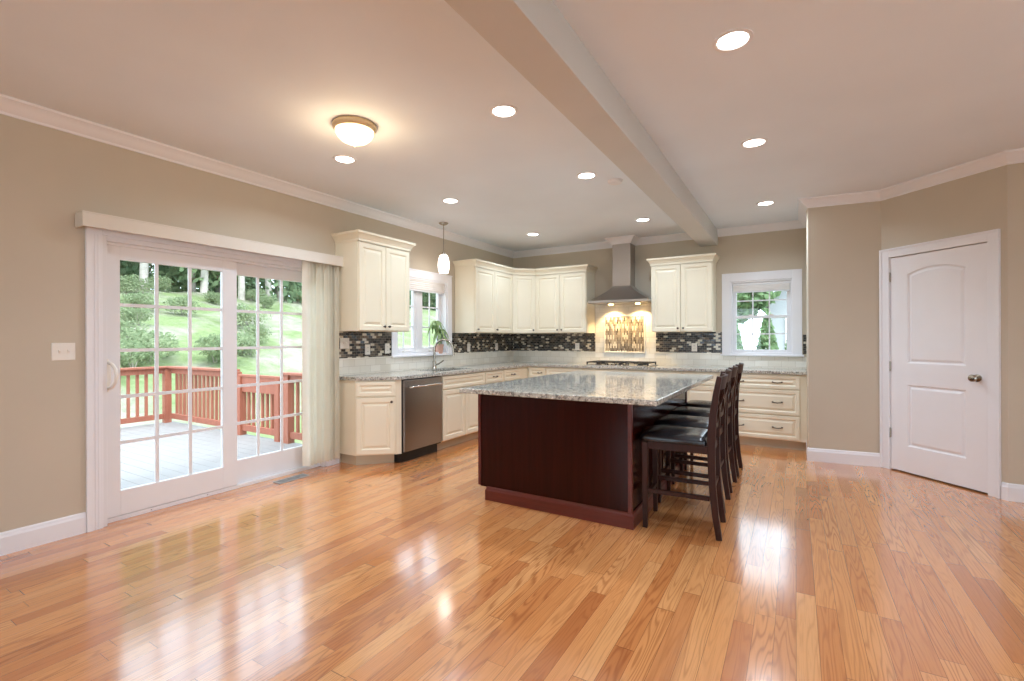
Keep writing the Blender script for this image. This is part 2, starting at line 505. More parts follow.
    def panel(s, x0, x1, z0, z1, rings, arch=0.0):
        """a front in the xz plane facing -y; rings of (inset, y); the last ring is filled"""
        R = []
        for ins, y in rings:
            a, b, c, d = x0 + ins, x1 - ins, z0 + ins, z1 - ins
            if arch <= 0:
                R.append([(a, y, c), (b, y, c), (b, y, d), (a, y, d)])
            else:
                w = (x1 - x0) / 2; rad = (w * w + arch * arch) / (2 * arch); zc = z1 + arch - rad
                rr = rad - ins; xc = (x0 + x1) / 2
                loop = [(a, y, c), (b, y, c)]
                for k in range(17):
                    xx = b + (a - b) * k / 16
                    loop.append((xx, y, zc + math.sqrt(max(0, rr * rr - (xx - xc) ** 2))))
                R.append(loop)
        return s.rings(R)
    def quad_leaf(s, p, size, rng, asp=1.6):
        d = Vector((rng.gauss(0, 1), rng.gauss(0, 1), rng.gauss(0, 1))).normalized()
        e = d.orthogonal().normalized() * size * 0.5
        g = d.cross(e).normalized() * size * 0.5 * asp
        p = Vector(p)
        return s.add([p - g, p + e, p + g, p - e], [(0, 1, 2, 3)])
    def obj(s, name, mat, parent=None, loc=(0, 0, 0), rotz=0.0, bevel=0.0, smooth=False, angle=35, segs=2):
        me = bpy.data.meshes.new(name)
        me.from_pydata(s.v, [], s.f)
        me.validate()
        me.materials.append(mat)
        if smooth:
            me.polygons.foreach_set('use_smooth', [True] * len(me.polygons))
            me.set_sharp_from_angle(angle=math.radians(angle))
        o = bpy.data.objects.new(name, me)
        o.location = loc
        o.rotation_euler = (0, 0, rotz)
        if bevel:
            b = o.modifiers.new('edge', 'BEVEL')
            b.width = bevel; b.segments = segs; b.limit_method = 'ANGLE'; b.angle_limit = math.radians(40)
        if parent: o.parent = parent
        COL.objects.link(o)
        return o

def fix_normals():
    import bmesh
    for me in bpy.data.meshes:
        if len(me.polygons) > 6000: continue
        bm = bmesh.new(); bm.from_mesh(me)
        bmesh.ops.recalc_face_normals(bm, faces=bm.faces)
        bm.to_mesh(me); bm.free()

def tag(o, label, cat=None, group=None, kind=None):
    o['label'] = label
    if cat: o['category'] = cat
    if group: o['group'] = group
    if kind: o['kind'] = kind
    return o

def thing(name, label, cat, loc=(0, 0, 0), rotz=0.0, group=None, kind=None):
    o = bpy.data.objects.new(name, None)
    o.empty_display_size = 0.1
    o.location = loc; o.rotation_euler = (0, 0, rotz)
    COL.objects.link(o)
    return tag(o, label, cat, group, kind)

def copy_thing(o, parent=None):
    c = o.copy(); COL.objects.link(c)
    if parent: c.parent = parent
    for ch in list(o.children): copy_thing(ch, c)
    return c

def B(*a): return MB().box(*a)

# ------------------------------------------------------------------ the room shell
outline = [(LX, RY), (LX, BY), V0, V1, V2, V3, V4, (RX, RY)]          # clockwise
ccw = list(reversed(outline))
fl = MB().prism([(LX - .15, RY), (RX, RY), (RX, BY + .1), (LX - .15, BY + .1)], -0.12, 0.0).obj('floor', M['floor'])
tag(fl, 'glossy orange oak strip floor across the whole room', 'floor', kind='structure')
ce = MB().prism([(LX - .2, RY - .2), (RX + .2, RY - .2), (RX + .2, BY + .2), (LX - .2, BY + .2)], CZ, CZ + 0.15).obj('ceiling', M['ceiling'])
tag(ce, 'plain off-white ceiling with recessed lights', 'ceiling', kind='structure')

DOOR_Y0, DOOR_Y1, DOOR_Z = 1.375, 3.21, 2.03
WL = dict(y0=4.215, y1=5.185, z0=1.115, z1=2.078)          # window by the sink
WB = dict(x0=-0.745, x1=-0.03, z0=1.10, z1=2.055)         # window in the back wall
us = [RY - .2, DOOR_Y0, DOOR_Y1, WL['y0'], WL['y1'], BY + .2]
vs = [-0.15, -0.02, WL['z0'], DOOR_Z, WL['z1'], CZ + .05]
def inc_left(i, j):
    if i == 1 and 1 <= j <= 2: return False
    if i == 3 and 2 <= j <= 3: return False
    return True
wl = MB().cells(us, vs, inc_left, 0, 0.16, lambda u, v, t: (LX - t, u, v)).obj('wall_left', M['wall'])
tag(wl, 'beige painted wall with the sliding glass door and sink window', 'wall', kind='structure')
us = [LX - .16, WB['x0'], WB['x1'], RX + .16]
vs = [-0.15, WB['z0'], WB['z1'], CZ + .05]
wb = MB().cells(us, vs, lambda i, j: not (i == 1 and j == 1), 0, 0.16, lambda u, v, t: (u, BY + t, v)).obj('wall_back', M['wall'])
tag(wb, 'beige kitchen wall behind the range hood', 'wall', kind='structure')

def wall_seg(name, a, b, label, ext=0.0, t=0.12):
    a, b = Vector(a), Vector(b); d = (b - a).normalized(); n = Vector((-d.y, d.x))
    b2 = b + d * ext
    o = MB().prism([tuple(a), tuple(a + n * t), tuple(b2 + n * t), tuple(b2)][::-1], -0.1, CZ + .05).obj(name, M['wall'])
    return tag(o, label, 'wall', kind='structure')
wall_seg('wall_pantry_side', V0, (V1[0], V1[1] + .03), 'narrow pantry wall return beside the last base cabinet')
wall_seg('wall_pantry_front', V1, V2, 'beige pantry wall facing the room, left of the white door')
# angled wall holding the white door
dA = Vector((V3[0] - V2[0], V3[1] - V2[1])); LA = dA.length; dA.normalize(); nA = Vector((-dA.y, dA.x))
ANG = math.atan2(dA.y, dA.x)
DS0, DS1, DZ = 0.080, 0.895, 2.092
wa = MB().cells([-0.0, DS0, DS1, LA], [-0.1, -0.02, DZ, CZ + .05], lambda i, j: not (i == 1 and j == 1), 0, 0.12,
                lambda u, v, t: (u, t, v)).obj('wall_pantry_angle', M['wall'], loc=(V2[0], V2[1], 0), rotz=ANG)
tag(wa, 'angled beige pantry wall around the white door', 'wall', kind='structure')
wall_seg('wall_right_return', V3, V4, 'beige wall right of the white door')
# unseen rear and right-hand walls; their windows are added to light the room
RW = [(-3.3, -0.9), (0.1, 2.5)]
us = [LX - .16, RW[0][0], RW[0][1], RW[1][0], RW[1][1], RX + .15]
vs = [-0.15, 0.45, 2.35, CZ + .05]
wr = MB().cells(us, vs, lambda i, j: not (i in (1, 3) and j == 1), 0, 0.16, lambda u, v, t: (u, RY - t, v)).obj('wall_rear', M['wall'])
tag(wr, 'rear room wall with two added windows', 'wall', kind='structure')
SW = [(-2.7, -0.3), (0.9, 3.3)]  # side openings added out of view for daylight on ceiling and left wall
us = [RY, SW[0][0], SW[0][1], SW[1][0], SW[1][1], BY]
wr = MB().cells(us, vs, lambda i, j: not (i in (1, 3) and j == 1), 0, 0.16, lambda u, v, t: (RX + t, u, v)).obj('wall_right', M['wall'])
tag(wr, 'right-hand room wall with two added windows', 'wall', kind='structure')
def added_window(k, loc, rotz, w, label, d):
    t = thing('window_%d' % k, label, 'window', loc, rotz, kind='structure')
    gu, gv, gi = grille_cells([-w, 0, w], [0, 1.9], .08)
    m = MB()
    for b_ in ((-w, -w + .07, .07, 1.83), (w - .07, w, .07, 1.83), (-w, w, 0, .07), (-w, w, 1.83, 1.9), (-.04, .04, .07, 1.83)):
        m.box(b_[0], b_[1], .04, .10, b_[2], b_[3])
    m.obj('frame', M['vinyl'], t)
    B(-w + .05, w - .05, .07, .075, .05, 1.85).obj('pane', M['glass'], t)
    portal('portal_added', (loc[0] + .1 * d[0] * -1, loc[1] + .1 * d[1] * -1, 1.4), 2.4, 1.9, d)
for k, (a, b) in enumerate(RW): added_window(3 + k, ((a + b) / 2, RY, .45), PI, (b - a) / 2, ['added unseen daylight window, left half of the rear wall', 'added unseen daylight window, right half of the rear wall'][k], (0, 1, 0))
for k, (a, b) in enumerate(SW): added_window(5 + k, (RX, (a + b) / 2, .45), -PI / 2, (b - a) / 2, ['added unseen daylight window at the rear of the right wall', 'added unseen daylight window toward the white door'][k], (-1, 0, 0))
tag(MB().prism([(-8, -12), (12, -12), (12, 8), (RX + .2, 8), (RX + .2, RY - .2), (-8, RY - .2)], -.35, -.2).obj('patio', M['patio']), 'added pale slab behind the house, unseen, bouncing daylight indoors', 'patio', kind='structure')  # pale slab added out of view to bounce daylight up to the ceiling
portal('portal_door', (LX - .05, (DOOR_Y0 + DOOR_Y1) / 2, DOOR_Z / 2), 1.85, 2.05, (1, 0, 0))
portal('portal_sink', (LX - .05, 4.7, 1.62), 1.0, 1.05, (1, 0, 0))
portal('portal_back', (-.39, BY + .05, 1.58), 0.8, 1.0, (0, -1, 0))

# beam
bm_ = B(-1.122, -0.900, RY, BY, 2.562, CZ + .02).obj('ceiling_beam', M['beam'], bevel=0.004)
tag(bm_, 'long boxed beam running across the ceiling toward the kitchen', 'beam', kind='structure')

# crown, baseboards
crown_prof = [(0, CZ - .092), (.012, CZ - .092), (.016, CZ - .078), (.030, CZ - .066), (.050, CZ - .040), (.066, CZ - .026), (.076, CZ - .018), (.086, CZ - .014), (.088, CZ), (0, CZ)]
o = MB().sweep(outline, crown_prof, True).obj('trim_1', M['trim'], smooth=True, angle=25)
tag(o, 'white crown moulding where the walls meet the ceiling', 'moulding', kind='structure')
base_prof = [(0, 0), (.016, 0), (.016, .105), (.011, .118), (.009, .130), (.004, .137), (0, .138)]
def baseboard(name, pts, label):
    tag(MB().sweep(pts, base_prof).obj(name, M['trim']), label, 'baseboard', kind='structure')
baseboard('baseboard_left', [(LX, RY), (LX, 1.285)], 'white baseboard left of the sliding door')
pA = lambda s_: (V2[0] + dA.x * s_, V2[1] + dA.y * s_)
baseboard('baseboard_pantry', [(V1[0], V1[1] + .55), V1, V2], 'white baseboard under the pantry wall')
baseboard('baseboard_right', [pA(0.98), V3, V4, (RX, RY)], 'white baseboard right of the white door')
baseboard('baseboard_blind_end', [(LX, 3.3), (LX, 3.36)], 'short white baseboard below the blinds beside the cabinet')

# ------------------------------------------------------------------ sliding glass door (door_1)
t = thing('door_1', 'white sliding glass patio door with grid panes and the deck beyond', 'door', (LX, 2.29, 0), kind='structure')
def yb(m, x0, x1, y0, y1, z0, z1):      # world coordinates -> child of the door
    return m.box(x0 - LX, x1 - LX, y0 - 2.29, y1 - 2.29, z0, z1)
c = MB()
for y0, y1, z0, z1 in ((1.287, 1.377, 0, 2.12), (3.208, 3.298, 0, 2.12)):
    yb(c, LX, LX + .018, y0, y1, z0, z1)
    yb(c, LX + .018, LX + .026, y0 if y0 < 2 else y0 + .055, (y0 + .035) if y0 < 2 else y1, z0, z1)
yb(c, LX, LX + .018, 1.377, 3.208, 2.03, 2.12)
for y0 in (1.332, 1.350, 3.232, 3.250): yb(c, LX + .0181, LX + .0215, y0, y0 + .009, 0, 2.03)
c.obj('casing', M['trim'], t, bevel=0.002)
c = MB()
for y0, y1 in ((1.375, 1.405), (3.18, 3.21)): yb(c, LX - .15, LX + .004, y0, y1, 0, 2.03)
yb(c, LX - .15, LX + .004, 1.405, 3.18, 1.995, 2.03)
yb(c, LX - .135, LX - .03, 1.405, 3.18, 1.975, 1.995)
c.obj('frame', M['vinyl'], t, bevel=0.002)
c = MB(); yb(c, LX - .155, LX - .052, 1.405, 3.18, 0.0, 0.032); yb(c, LX - .095, LX - .088, 1.405, 3.18, 0.032, 0.045)
c.obj('threshold', M['vinyl'], t, bevel=0.003)
def slider(name, xf, y0, y1, g0, g1, gz0, gz1, ms, hs):
    th = 0.038
    c = MB()
    for a, b, p, q in ((y0, g0, .036, 1.985), (g1, y1, .036, 1.985), (g0, g1, .036, gz0), (g0, g1, gz1, 1.985)):
        yb(c, xf - th, xf, a, b, p, q)
    p = c.obj(name, M['vinyl'], t, bevel=0.002)
    gu, gv, gi = grille_cells([g0] + list(ms) + [g1], [gz0] + list(hs) + [gz1], .024)
    c = MB().cells(gu, gv, gi, xf - th / 2 - .006, xf - th / 2 + .006, lambda u, v, q_: (q_ - LX, u - 2.29, v))
    c.obj('grille', M['vinyl'], p)
    c = MB(); yb(c, xf - th / 2 - .002, xf - th / 2 + .002, g0, g1, gz0, gz1)
    c.obj('pane', M['glass'], p)
    return p
HS = (.557, .889, 1.226, 1.555)
p1 = slider('sliding_panel', LX - .05, 1.408, 2.335, 1.50, 2.215, .213, 1.882, (1.735, 1.968), HS)
p2 = slider('fixed_panel', LX - .098, 2.275, 3.178, 2.335, 3.035, .235, 1.872, (2.562, 2.797), HS)
hd = MB()
hy0 = 1.424 - 2.29
hd.tube([(-.045, hy0, .955), (.012, hy0 + .006, .968), (.040, hy0 + .016, 1.005), (.046, hy0 + .02, 1.05), (.040, hy0 + .016, 1.095), (.012, hy0 + .006, 1.130), (-.045, hy0, 1.143)], [.012, .011, .011, .012, .011, .011, .012], 12)
hl = []
for k in range(24):
    a = 2 * PI * k / 24; hl.append((.019 * math.cos(a), .118 * math.sin(a)))
hd.rings([[(-.0495, hy0 + u, 1.05 + v) for u, v in hl], [(-.044, hy0 + u, 1.05 + v) for u, v in hl], [(-.041, hy0 + u * .8, 1.05 + v * .96) for u, v in hl]])
hd.obj('door_handle', M['plastic'], p1, smooth=True)
hb = MB(); hb.lathe([(.0035, 0), (.0035, .003)], 10, (-.052, 1.69 - 2.29, .018), 'x'); hb.lathe([(.0035, 0), (.0035, .003)], 10, (-.052, 2.09 - 2.29, .018), 'x')
hb.obj('weep_plug', M['black'], t)

# valance + vertical blinds
m = MB().box(LX, LX + .13, 1.235, 3.325, 2.140, 2.152)
m.box(LX + .115, LX + .13, 1.235, 3.325, 2.052, 2.140); m.box(LX, LX + .115, 1.235, 1.25, 2.052, 2.140); m.box(LX, LX + .115, 3.31, 3.325, 2.052, 2.140)
tag(m.obj('valance', M['valance'], bevel=0.002), 'long cream valance box above the sliding glass door', 'valance')
t = thing('vertical_blinds', 'ivory vertical blinds stacked at the right end of the glass door', 'blinds', (LX + .075, 3.1, 0))
B(-.02, .02, -1.8, .19, 2.075, 2.11).obj('head_rail', M['vinyl'], t)
nv = 9
for k in range(nv):
    yy = -.175 + k * (.345 / (nv - 1))
    a = math.radians(84 + (9 * ((k * 37) % 5 - 2) / 2))
    R = []
    for j in range(7):
        q = (j / 6 - .5)
        xx = q * .089 * math.sin(a); y2 = q * .089 * math.cos(a) + .010 * (1 - 4 * q * q)
        R.append((xx, y2))
    mv = MB()
    lo = [(x, yy + y2, .075) for x, y2 in R] + [(x, yy + y2 + .0012, .075) for x, y2 in reversed(R)]
    mv.rings([lo, [(x, y2, 2.07) for x, y2, _ in lo]])
    mv.obj('vane', M['vane'], t, smooth=True)

# ------------------------------------------------------------------ windows
# window_1: casement pair by the sink
t = thing('window_1', 'white casement window pair above the kitchen sink', 'window', (LX, 4.70, WL['z0']), kind='structure')
hw, hh = (WL['y1'] - WL['y0']) / 2, WL['z1'] - WL['z0']
m = MB()
for y0, y1, z0, z1 in ((-hw - .09, -hw, -.02, hh + .10), (hw, hw + .09, -.02, hh + .10), (-hw, hw, hh, hh + .10)):
    m.box(0, .018, y0, y1, z0, z1)
m.box(0, .026, -hw - .095, hw + .095, hh + .085, hh + .105)
m.obj('casing', M['trim'], t, bevel=0.003)
B(-.10, .04, -hw - .105, hw + .105, -.035, -.012).obj('sill', M['trim'], t, bevel=0.004)
m = MB()
for y0, y1, z0, z1 in ((-hw, -hw + .02, -.012, hh), (hw - .02, hw, -.012, hh), (-hw + .02, hw - .02, hh - .02, hh), (-hw + .02, hw - .02, -.012, .012)):
    m.box(-.16, .002, y0, y1, z0, z1)
m.obj('jamb', M['trim'], t)
for (a, b) in ((-hw + .02, -.03), (.03, hw - .02)):
    m = MB()
    for y0, y1, z0, z1 in ((a, a + .055, .012, hh - .02), (b - .055, b, .012, hh - .02), (a + .055, b - .055, .012, .075), (a + .055, b - .055, hh - .085, hh - .02)):
        m.box(-.135, -.09, y0, y1, z0, z1)
    s_ = m.obj('sash', M['vinyl'], t, bevel=0.003)
    cy_ = (a + b) / 2
    gu, gv, gi = grille_cells([a + .055, cy_, b - .055], [.075] + [.075 + (hh - .16) * k / 3 for k in (1, 2)] + [hh - .085], .016)
    m = MB().cells(gu, gv, gi, -.118, -.106, lambda u, v, q_: (q_, u, v))
    m.obj('grille', M['vinyl'], s_)
    B(-.114, -.110, a + .05, b - .05, .07, hh - .08).obj('pane', M['glass'], s_)
    MB().tube([(-.088, cy_ - .05, .03), (-.06, cy_ - .03, .04), (-.05, cy_ + .05, .036)], .006, 8).obj('crank_handle', M['plastic'], s_)
B(-.14, -.085, -.03, .03, .012, hh - .02).obj('mullion', M['vinyl'], t, bevel=.003)
t = thing('window_shade', 'white folded shade drawn up at the top of the sink window', 'shade', (LX - .045, 4.70, 1.93))
B(-.025, .025, -hw + .024, hw - .024, .135, .165).obj('head_rail', M['vinyl'], t)
m = MB()
for k in range(5): m.box(-.03 + .003 * (k % 2), .03 - .003 * (k % 2), -hw + .026, hw - .026, .01 + k * .025, .01 + (k + 1) * .025 - .002)
m.obj('fabric', M['shade'], t, bevel=.004)
B(-.02, .02, -hw + .026, hw - .026, -.012, .008).obj('bottom_rail', M['vinyl'], t)

# window_2: double-hung in the back wall
xc = (WB['x0'] + WB['x1']) / 2; hw = (WB['x1'] - WB['x0']) / 2; hh = WB['z1'] - WB['z0']
t = thing('window_2', 'white double-hung window with grilles over the right counter', 'window', (xc, BY, WB['z0']), kind='structure')
m = MB()
for x0, x1, z0, z1 in ((-hw - .105, -hw, -.015, hh + .11), (hw, hw + .105, -.015, hh + .11), (-hw, hw, hh, hh + .11)):
    m.box(x0, x1, -.018, 0, z0, z1)
m.obj('casing', M['trim'], t, bevel=0.003)
B(-hw - .125, hw + .125, -.045, .10, -.036, -.013).obj('sill', M['trim'], t, bevel=0.004)
m = MB()
for x0, x1, z0, z1 in ((-hw, -hw + .02, -.013, hh), (hw - .02, hw, -.013, hh), (-hw + .02, hw - .02, hh - .02, hh), (-hw + .02, hw - .02, -.013, .012)):
    m.box(x0, x1, -.002, .16, z0, z1)
m.obj('jamb', M['trim'], t)
zm = 1.58 - WB['z0']
for (z0, z1, y0, nr) in ((.012, zm + .018, .055, 2), (zm - .018, hh - .02, .095, 2)):
    a, b = -hw + .02, hw - .02
    m = MB()
    for p, q, r, s2 in ((a, a + .045, z0, z1), (b - .045, b, z0, z1), (a + .045, b - .045, z0, z0 + .036), (a + .045, b - .045, z1 - .036, z1)):
        m.box(p, q, y0, y0 + .04, r, s2)
    s_ = m.obj('sash', M['vinyl'], t, bevel=.003)
    gu, gv, gi = grille_cells([a + .045] + [a + .045 + (b - a - .09) * k / 3 for k in (1, 2)] + [b - .045], [z0 + .036, (z0 + z1) / 2, z1 - .036], .016)
    m = MB().cells(gu, gv, gi, y0 + .014, y0 + .026, lambda u, v, q_: (u, q_, v))
    m.obj('grille', M['vinyl'], s_)
    B(a + .04, b - .04, y0 + .018, y0 + .022, z0 + .03, z1 - .03).obj('pane', M['glass'], s_)
for x in (-.12, .12): MB().box(x - .025, x + .025, .045, .075, zm + .018, zm + .032).obj('sash_lock', M['plastic'], t)
t = thing('window_shade', 'white folded shade drawn up at the top of the back wall window', 'shade', (xc, BY + .04, WB['z1'] - .14))
B(-hw + .024, hw - .024, -.025, .012, .085, .118).obj('head_rail', M['vinyl'], t)
m = MB()
for k in range(4): m.box(-hw + .03, hw - .03, -.03 + .003 * (k % 2), .012, .008 + k * .019, .008 + (k + 1) * .019 - .002)
m.obj('fabric', M['shade'], t, bevel=.003)
B(-hw + .03, hw - .03, -.025, .01, -.01, .007).obj('bottom_rail', M['vinyl'], t)

# ------------------------------------------------------------------ door_2 (pantry door) in the angled wall's frame
t = thing('door_2', 'white two-panel arched pantry door in the angled wall', 'door', (V2[0], V2[1], 0), ANG, kind='structure')
m = MB()
for a, b, z0, z1 in ((-.004, DS0 + .004, 0, 2.175), (DS1 - .004, .975, 0, 2.175), (DS0 + .004, DS1 - .004, DZ - .004, 2.175)):
    m.box(a, b, -.016, 0, z0, z1)
m.box(.955, .975, -.026, -.0161, 0, 2.175); m.box(-.004, .016, -.026, -.0161, 0, 2.175); m.box(.016, .955, -.026, -.0161, 2.155, 2.175)
m.obj('casing', M['trim'], t, bevel=.003)
m = MB()
m.box(DS0, DS0 + .004, 0, .12, 0, DZ); m.box(DS1 - .004, DS1, 0, .12, 0, DZ); m.box(DS0, DS1, 0, .12, DZ - .004, DZ)
m.obj('jamb', M['trim'], t)
# slab built as a stile-and-rail face with two sunk and raised panels
d0, d1, z0, z1 = DS0 + .007, DS1 - .007, .014, DZ - .010
yf = .004
m = MB()
arch_h = .055
def arch_loop(x0, x1, za, zb, arch, y, ins):
    mb = MB(); mb.panel(x0, x1, za, zb, [(ins, y)], arch); return mb.v
px0, px1 = .243, .728
up_o = arch_loop(px0, px1, 1.055, 1.905, arch_h, yf, 0)
# face quads around the openings
n0 = len(m.v)
def q(*pts): m.add([(x, yf, z) for x, z in pts], [tuple(range(len(pts)))])
q((d0, z0), (px0, z0), (px0, z1), (d0, z1)); q((px1, z0), (d1, z0), (d1, z1), (px1, z1))
q((px0, z0), (px1, z0), (px1, .26), (px0, .26)); q((px0, .85), (px1, .85), (px1, 1.055), (px0, 1.055))
top = [(v[0], v[2]) for v in up_o[2:]]
for k in range(len(top) - 1):
    a, b = top[k], top[k + 1]
    q(b, a, (a[0], z1), (b[0], z1))
prof = [(0, yf), (.004, yf + .002), (.011, yf + .013), (.021, yf + .014), (.036, yf + .005), (.042, yf + .003)]
m.rings([arch_loop(px0, px1, 1.055, 1.905, arch_h, y, i) for i, y in prof], False, True)
m.rings([arch_loop(px0, px1, .26, .85, 0, y, i) for i, y in prof], False, True)
# sides and back
m.add([(d0, yf, z0), (d1, yf, z0), (d1, yf, z1), (d0, yf, z1), (d0, yf + .036, z0), (d1, yf + .036, z0), (d1, yf + .036, z1), (d0, yf + .036, z1)],
      [(0, 4, 5, 1), (1, 5, 6, 2), (2, 6, 7, 3), (3, 7, 4, 0), (4, 7, 6, 5)])
slab = m.obj('door_slab', M['door'], t)
k_ = MB().lathe([(.031, 0), (.031, -.006), (.013, -.010), (.012, -.034), (.022, -.042), (.030, -.054), (.031, -.064), (.024, -.074), (.008, -.078)], 24, (.812, yf, .958), 'y', True, True)
k_.obj('door_knob', M['nickel'], t, smooth=True)
B(d1 - .002, d1 + .003, -.0005, .012, .93, .99).obj('strike_plate', M['nickel'], t)
for z in (.365, 1.02, 1.895):
    m = MB().lathe([(.0065, -.048), (.0065, .048)], 12, (DS0 + .005, -.003, z), 'z'); m.box(DS0 - .004, DS0 + .012, -.0005, .003, z - .045, z + .045)
    m.obj('hinge', M['nickel'], t)

# ------------------------------------------------------------------ cabinets
DOOR_T = .02
def front_rings(yf, frame=.055):
    return [(0, yf + DOOR_T), (0, yf + .003), (.003, yf), (frame - .006, yf), (frame, yf + .005), (frame + .003, yf + .010), (frame + .012, yf + .010), (frame + .030, yf + .003), (frame + .034, yf + .002)]
def knob_at(parent, x, z, yf):
    return MB().lathe([(.006, 0), (.005, -.012), (.011, -.016), (.014, -.021), (.012, -.027), (.005, -.029)], 14, (x, yf, z), 'y').obj('knob', M['bronze'], parent, smooth=True)
def pull_at(parent, x, z, yf, w=.10):
    m = MB()
    m.tube([(x - w / 2, yf, z), (x - w / 2, yf - .020, z), (x - w / 2 + .012, yf - .027, z - .003), (x, yf - .030, z - .007), (x + w / 2 - .012, yf - .027, z - .003), (x + w / 2, yf - .020, z), (x + w / 2, yf, z)], [.006, .0055, .0055, .0055, .0055, .0055, .006], 8)
    m.lathe([(.010, 0), (.010, -.003), (.006, -.005)], 10, (x - w / 2, yf, z), 'y'); m.lathe([(.010, 0), (.010, -.003), (.006, -.005)], 10, (x + w / 2, yf, z), 'y')
    return m.obj('pull', M['bronze'], parent, smooth=True)
def fronts(t, items, yf=-.001):
    for it in items:
        kind, x0, x1, z0, z1 = it[:5]
        h = min(x1 - x0, z1 - z0)
        fr = .055 if kind == 'door' else min(.042, h * .27)
        o = MB().panel(x0, x1, z0, z1, front_rings(yf - DOOR_T, fr)).obj('door' if kind == 'door' else ('drawer' if kind == 'drawer' else 'false_front'), M['cream'], t)
        for kx, kz in (it[5] if len(it) > 5 else []):
            if kind == 'door': knob_at(o, kx, kz, yf - DOOR_T)
            else: pull_at(o, kx, kz, yf - DOOR_T, it[6] if len(it) > 6 else .10)
def base_cab(label, loc, rotz, w, items, d=.585, toe=True, sink=False):
    t = thing('base_cabinet', label, 'cabinet', loc, rotz)
    if sink:      # open box so the bowl has room
        m = MB(); m.box(0, w, 0, .018, .105, .875); m.box(0, .018, .018, d, .105, .875); m.box(w - .018, w, .018, d, .105, .875); m.box(.018, w - .018, .018, d, .105, .123)
    else: m = B(0, w, 0, d, .105, .876)
    m.obj('carcass', M['cream'], t)
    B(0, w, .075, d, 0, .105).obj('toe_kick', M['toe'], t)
    fronts(t, items)
    return t
FY, FX = 6.38, -3.525          # cabinet face planes: back run, left run
def bx(x): return x
# left run: local x runs along world +y, fronts face the room
LW = lambda y: (FX, y, 0)
dw_y0, dw_y1 = 3.675, 4.300
base_cab('cream sink cabinet between the dishwasher and the drawers', LW(4.305), PI / 2, .89,
         [('false', .012, .878, .715, .862), ('door', .012, .441, .118, .700, [(.405, .655)]), ('door', .449, .878, .118, .700, [(.485, .655)])], sink=True)
base_cab('cream base cabinet right of the sink, one drawer over a door', LW(5.196), PI / 2, .464,
         [('drawer', .010, .454, .715, .862, [(.232, .79)], .09), ('door', .010, .454, .118, .700, [(.05, .655)])])
base_cab('cream base cabinet nearest the room corner, one drawer over a door', LW(5.661), PI / 2, .484,
         [('drawer', .010, .474, .715, .862, [(.242, .79)], .09), ('door', .010, .474, .118, .700, [(.05, .655)])])
# corner
t = thing('base_cabinet', 'cream blind corner base cabinet where the two counters meet', 'cabinet', (LX, BY, 0))
MB().prism([(.01, -.83), (.61, -.83), (.61, -.60), (.63, -.60), (.63, -.01), (.01, -.01)], .105, .876).obj('carcass', M['cream'], t)
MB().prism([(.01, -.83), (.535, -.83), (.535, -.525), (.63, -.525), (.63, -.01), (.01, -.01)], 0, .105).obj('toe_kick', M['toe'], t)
B(.6105, .613, -.822, -.62, .118, .862).obj('filler', M['cream'], t)
# back run
BW = lambda x: (x, FY, 0)
base_cab('cream base cabinet right of the corner, small drawer over a narrow door', BW(-3.503), 0, .296,
         [('drawer', .008, .288, .715, .862, [(.20, .79)], .06), ('door', .008, .288, .118, .700, [(.25, .655)])])
base_cab('cream base cabinet left of the cooktop with one wide drawer', BW(-3.205), 0, .59,
         [('drawer', .010, .580, .715, .862, [(.295, .79)]), ('door', .010, .291, .118, .700, [(.26, .655)]), ('door', .299, .580, .118, .700, [(.33, .655)])])
base_cab('cream cooktop cabinet with deep drawers under the range hood', BW(-2.613), 0, .948,
         [('false', .010, .938, .715, .862), ('drawer', .010, .938, .415, .700, [(.28, .58), (.66, .58)]), ('drawer', .010, .938, .118, .400, [(.28, .28), (.66, .28)])])
base_cab('cream base cabinet right of the cooktop, one drawer over a door', BW(-1.663), 0, .418,
         [('drawer', .010, .408, .715, .862, [(.209, .79)]), ('door', .010, .408, .118, .700, [(.365, .655)])])
base_cab('cream base cabinet seen behind the stool backs, one drawer over a door', BW(-1.243), 0, .418,
         [('drawer', .010, .408, .715, .862, [(.209, .79)]), ('door', .010, .408, .118, .700, [(.05, .655)])])
t = base_cab('cream three-drawer base cabinet under the back window', BW(-.823), 0, .935,
         [('drawer', .010, .865, .705, .862, [(.235, .783), (.64, .783)], .095), ('drawer', .010, .865, .405, .690, [(.235, .55), (.64, .55)], .095), ('drawer', .010, .865, .118, .390, [(.235, .255), (.64, .255)], .095)])
# angled end cabinet beside the dishwasher
P0, P1, P2, P3 = (LX + .003, 3.36), (-3.875, 3.36), (-3.56, 3.625), (-3.535, 3.672)
t = thing('base_cabinet', 'cream angled end cabinet left of the dishwasher', 'cabinet', (P1[0], P1[1], 0), math.atan2(P2[1] - P1[1], P2[0] - P1[0]))
def to_local(p, o=P1, a=math.atan2(P2[1] - P1[1], P2[0] - P1[0])):
    x, y = p[0] - o[0], p[1] - o[1]
    return (x * math.cos(a) + y * math.sin(a), -x * math.sin(a) + y * math.cos(a))
LP = lambda pts: [to_local(p) for p in pts]
MB().prism(LP([P0, P1, P2, P3, (LX + .003, 3.672)]), .105, .876).obj('carcass', M['cream'], t)
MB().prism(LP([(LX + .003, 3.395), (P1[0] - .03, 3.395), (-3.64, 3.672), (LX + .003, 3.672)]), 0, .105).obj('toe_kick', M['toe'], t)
wa_ = math.hypot(P2[0] - P1[0], P2[1] - P1[1])
fronts(t, [('drawer', .012, wa_ - .012, .715, .862), ('door', .012, wa_ - .012, .118, .700, [(wa_ - .045, .655)])])

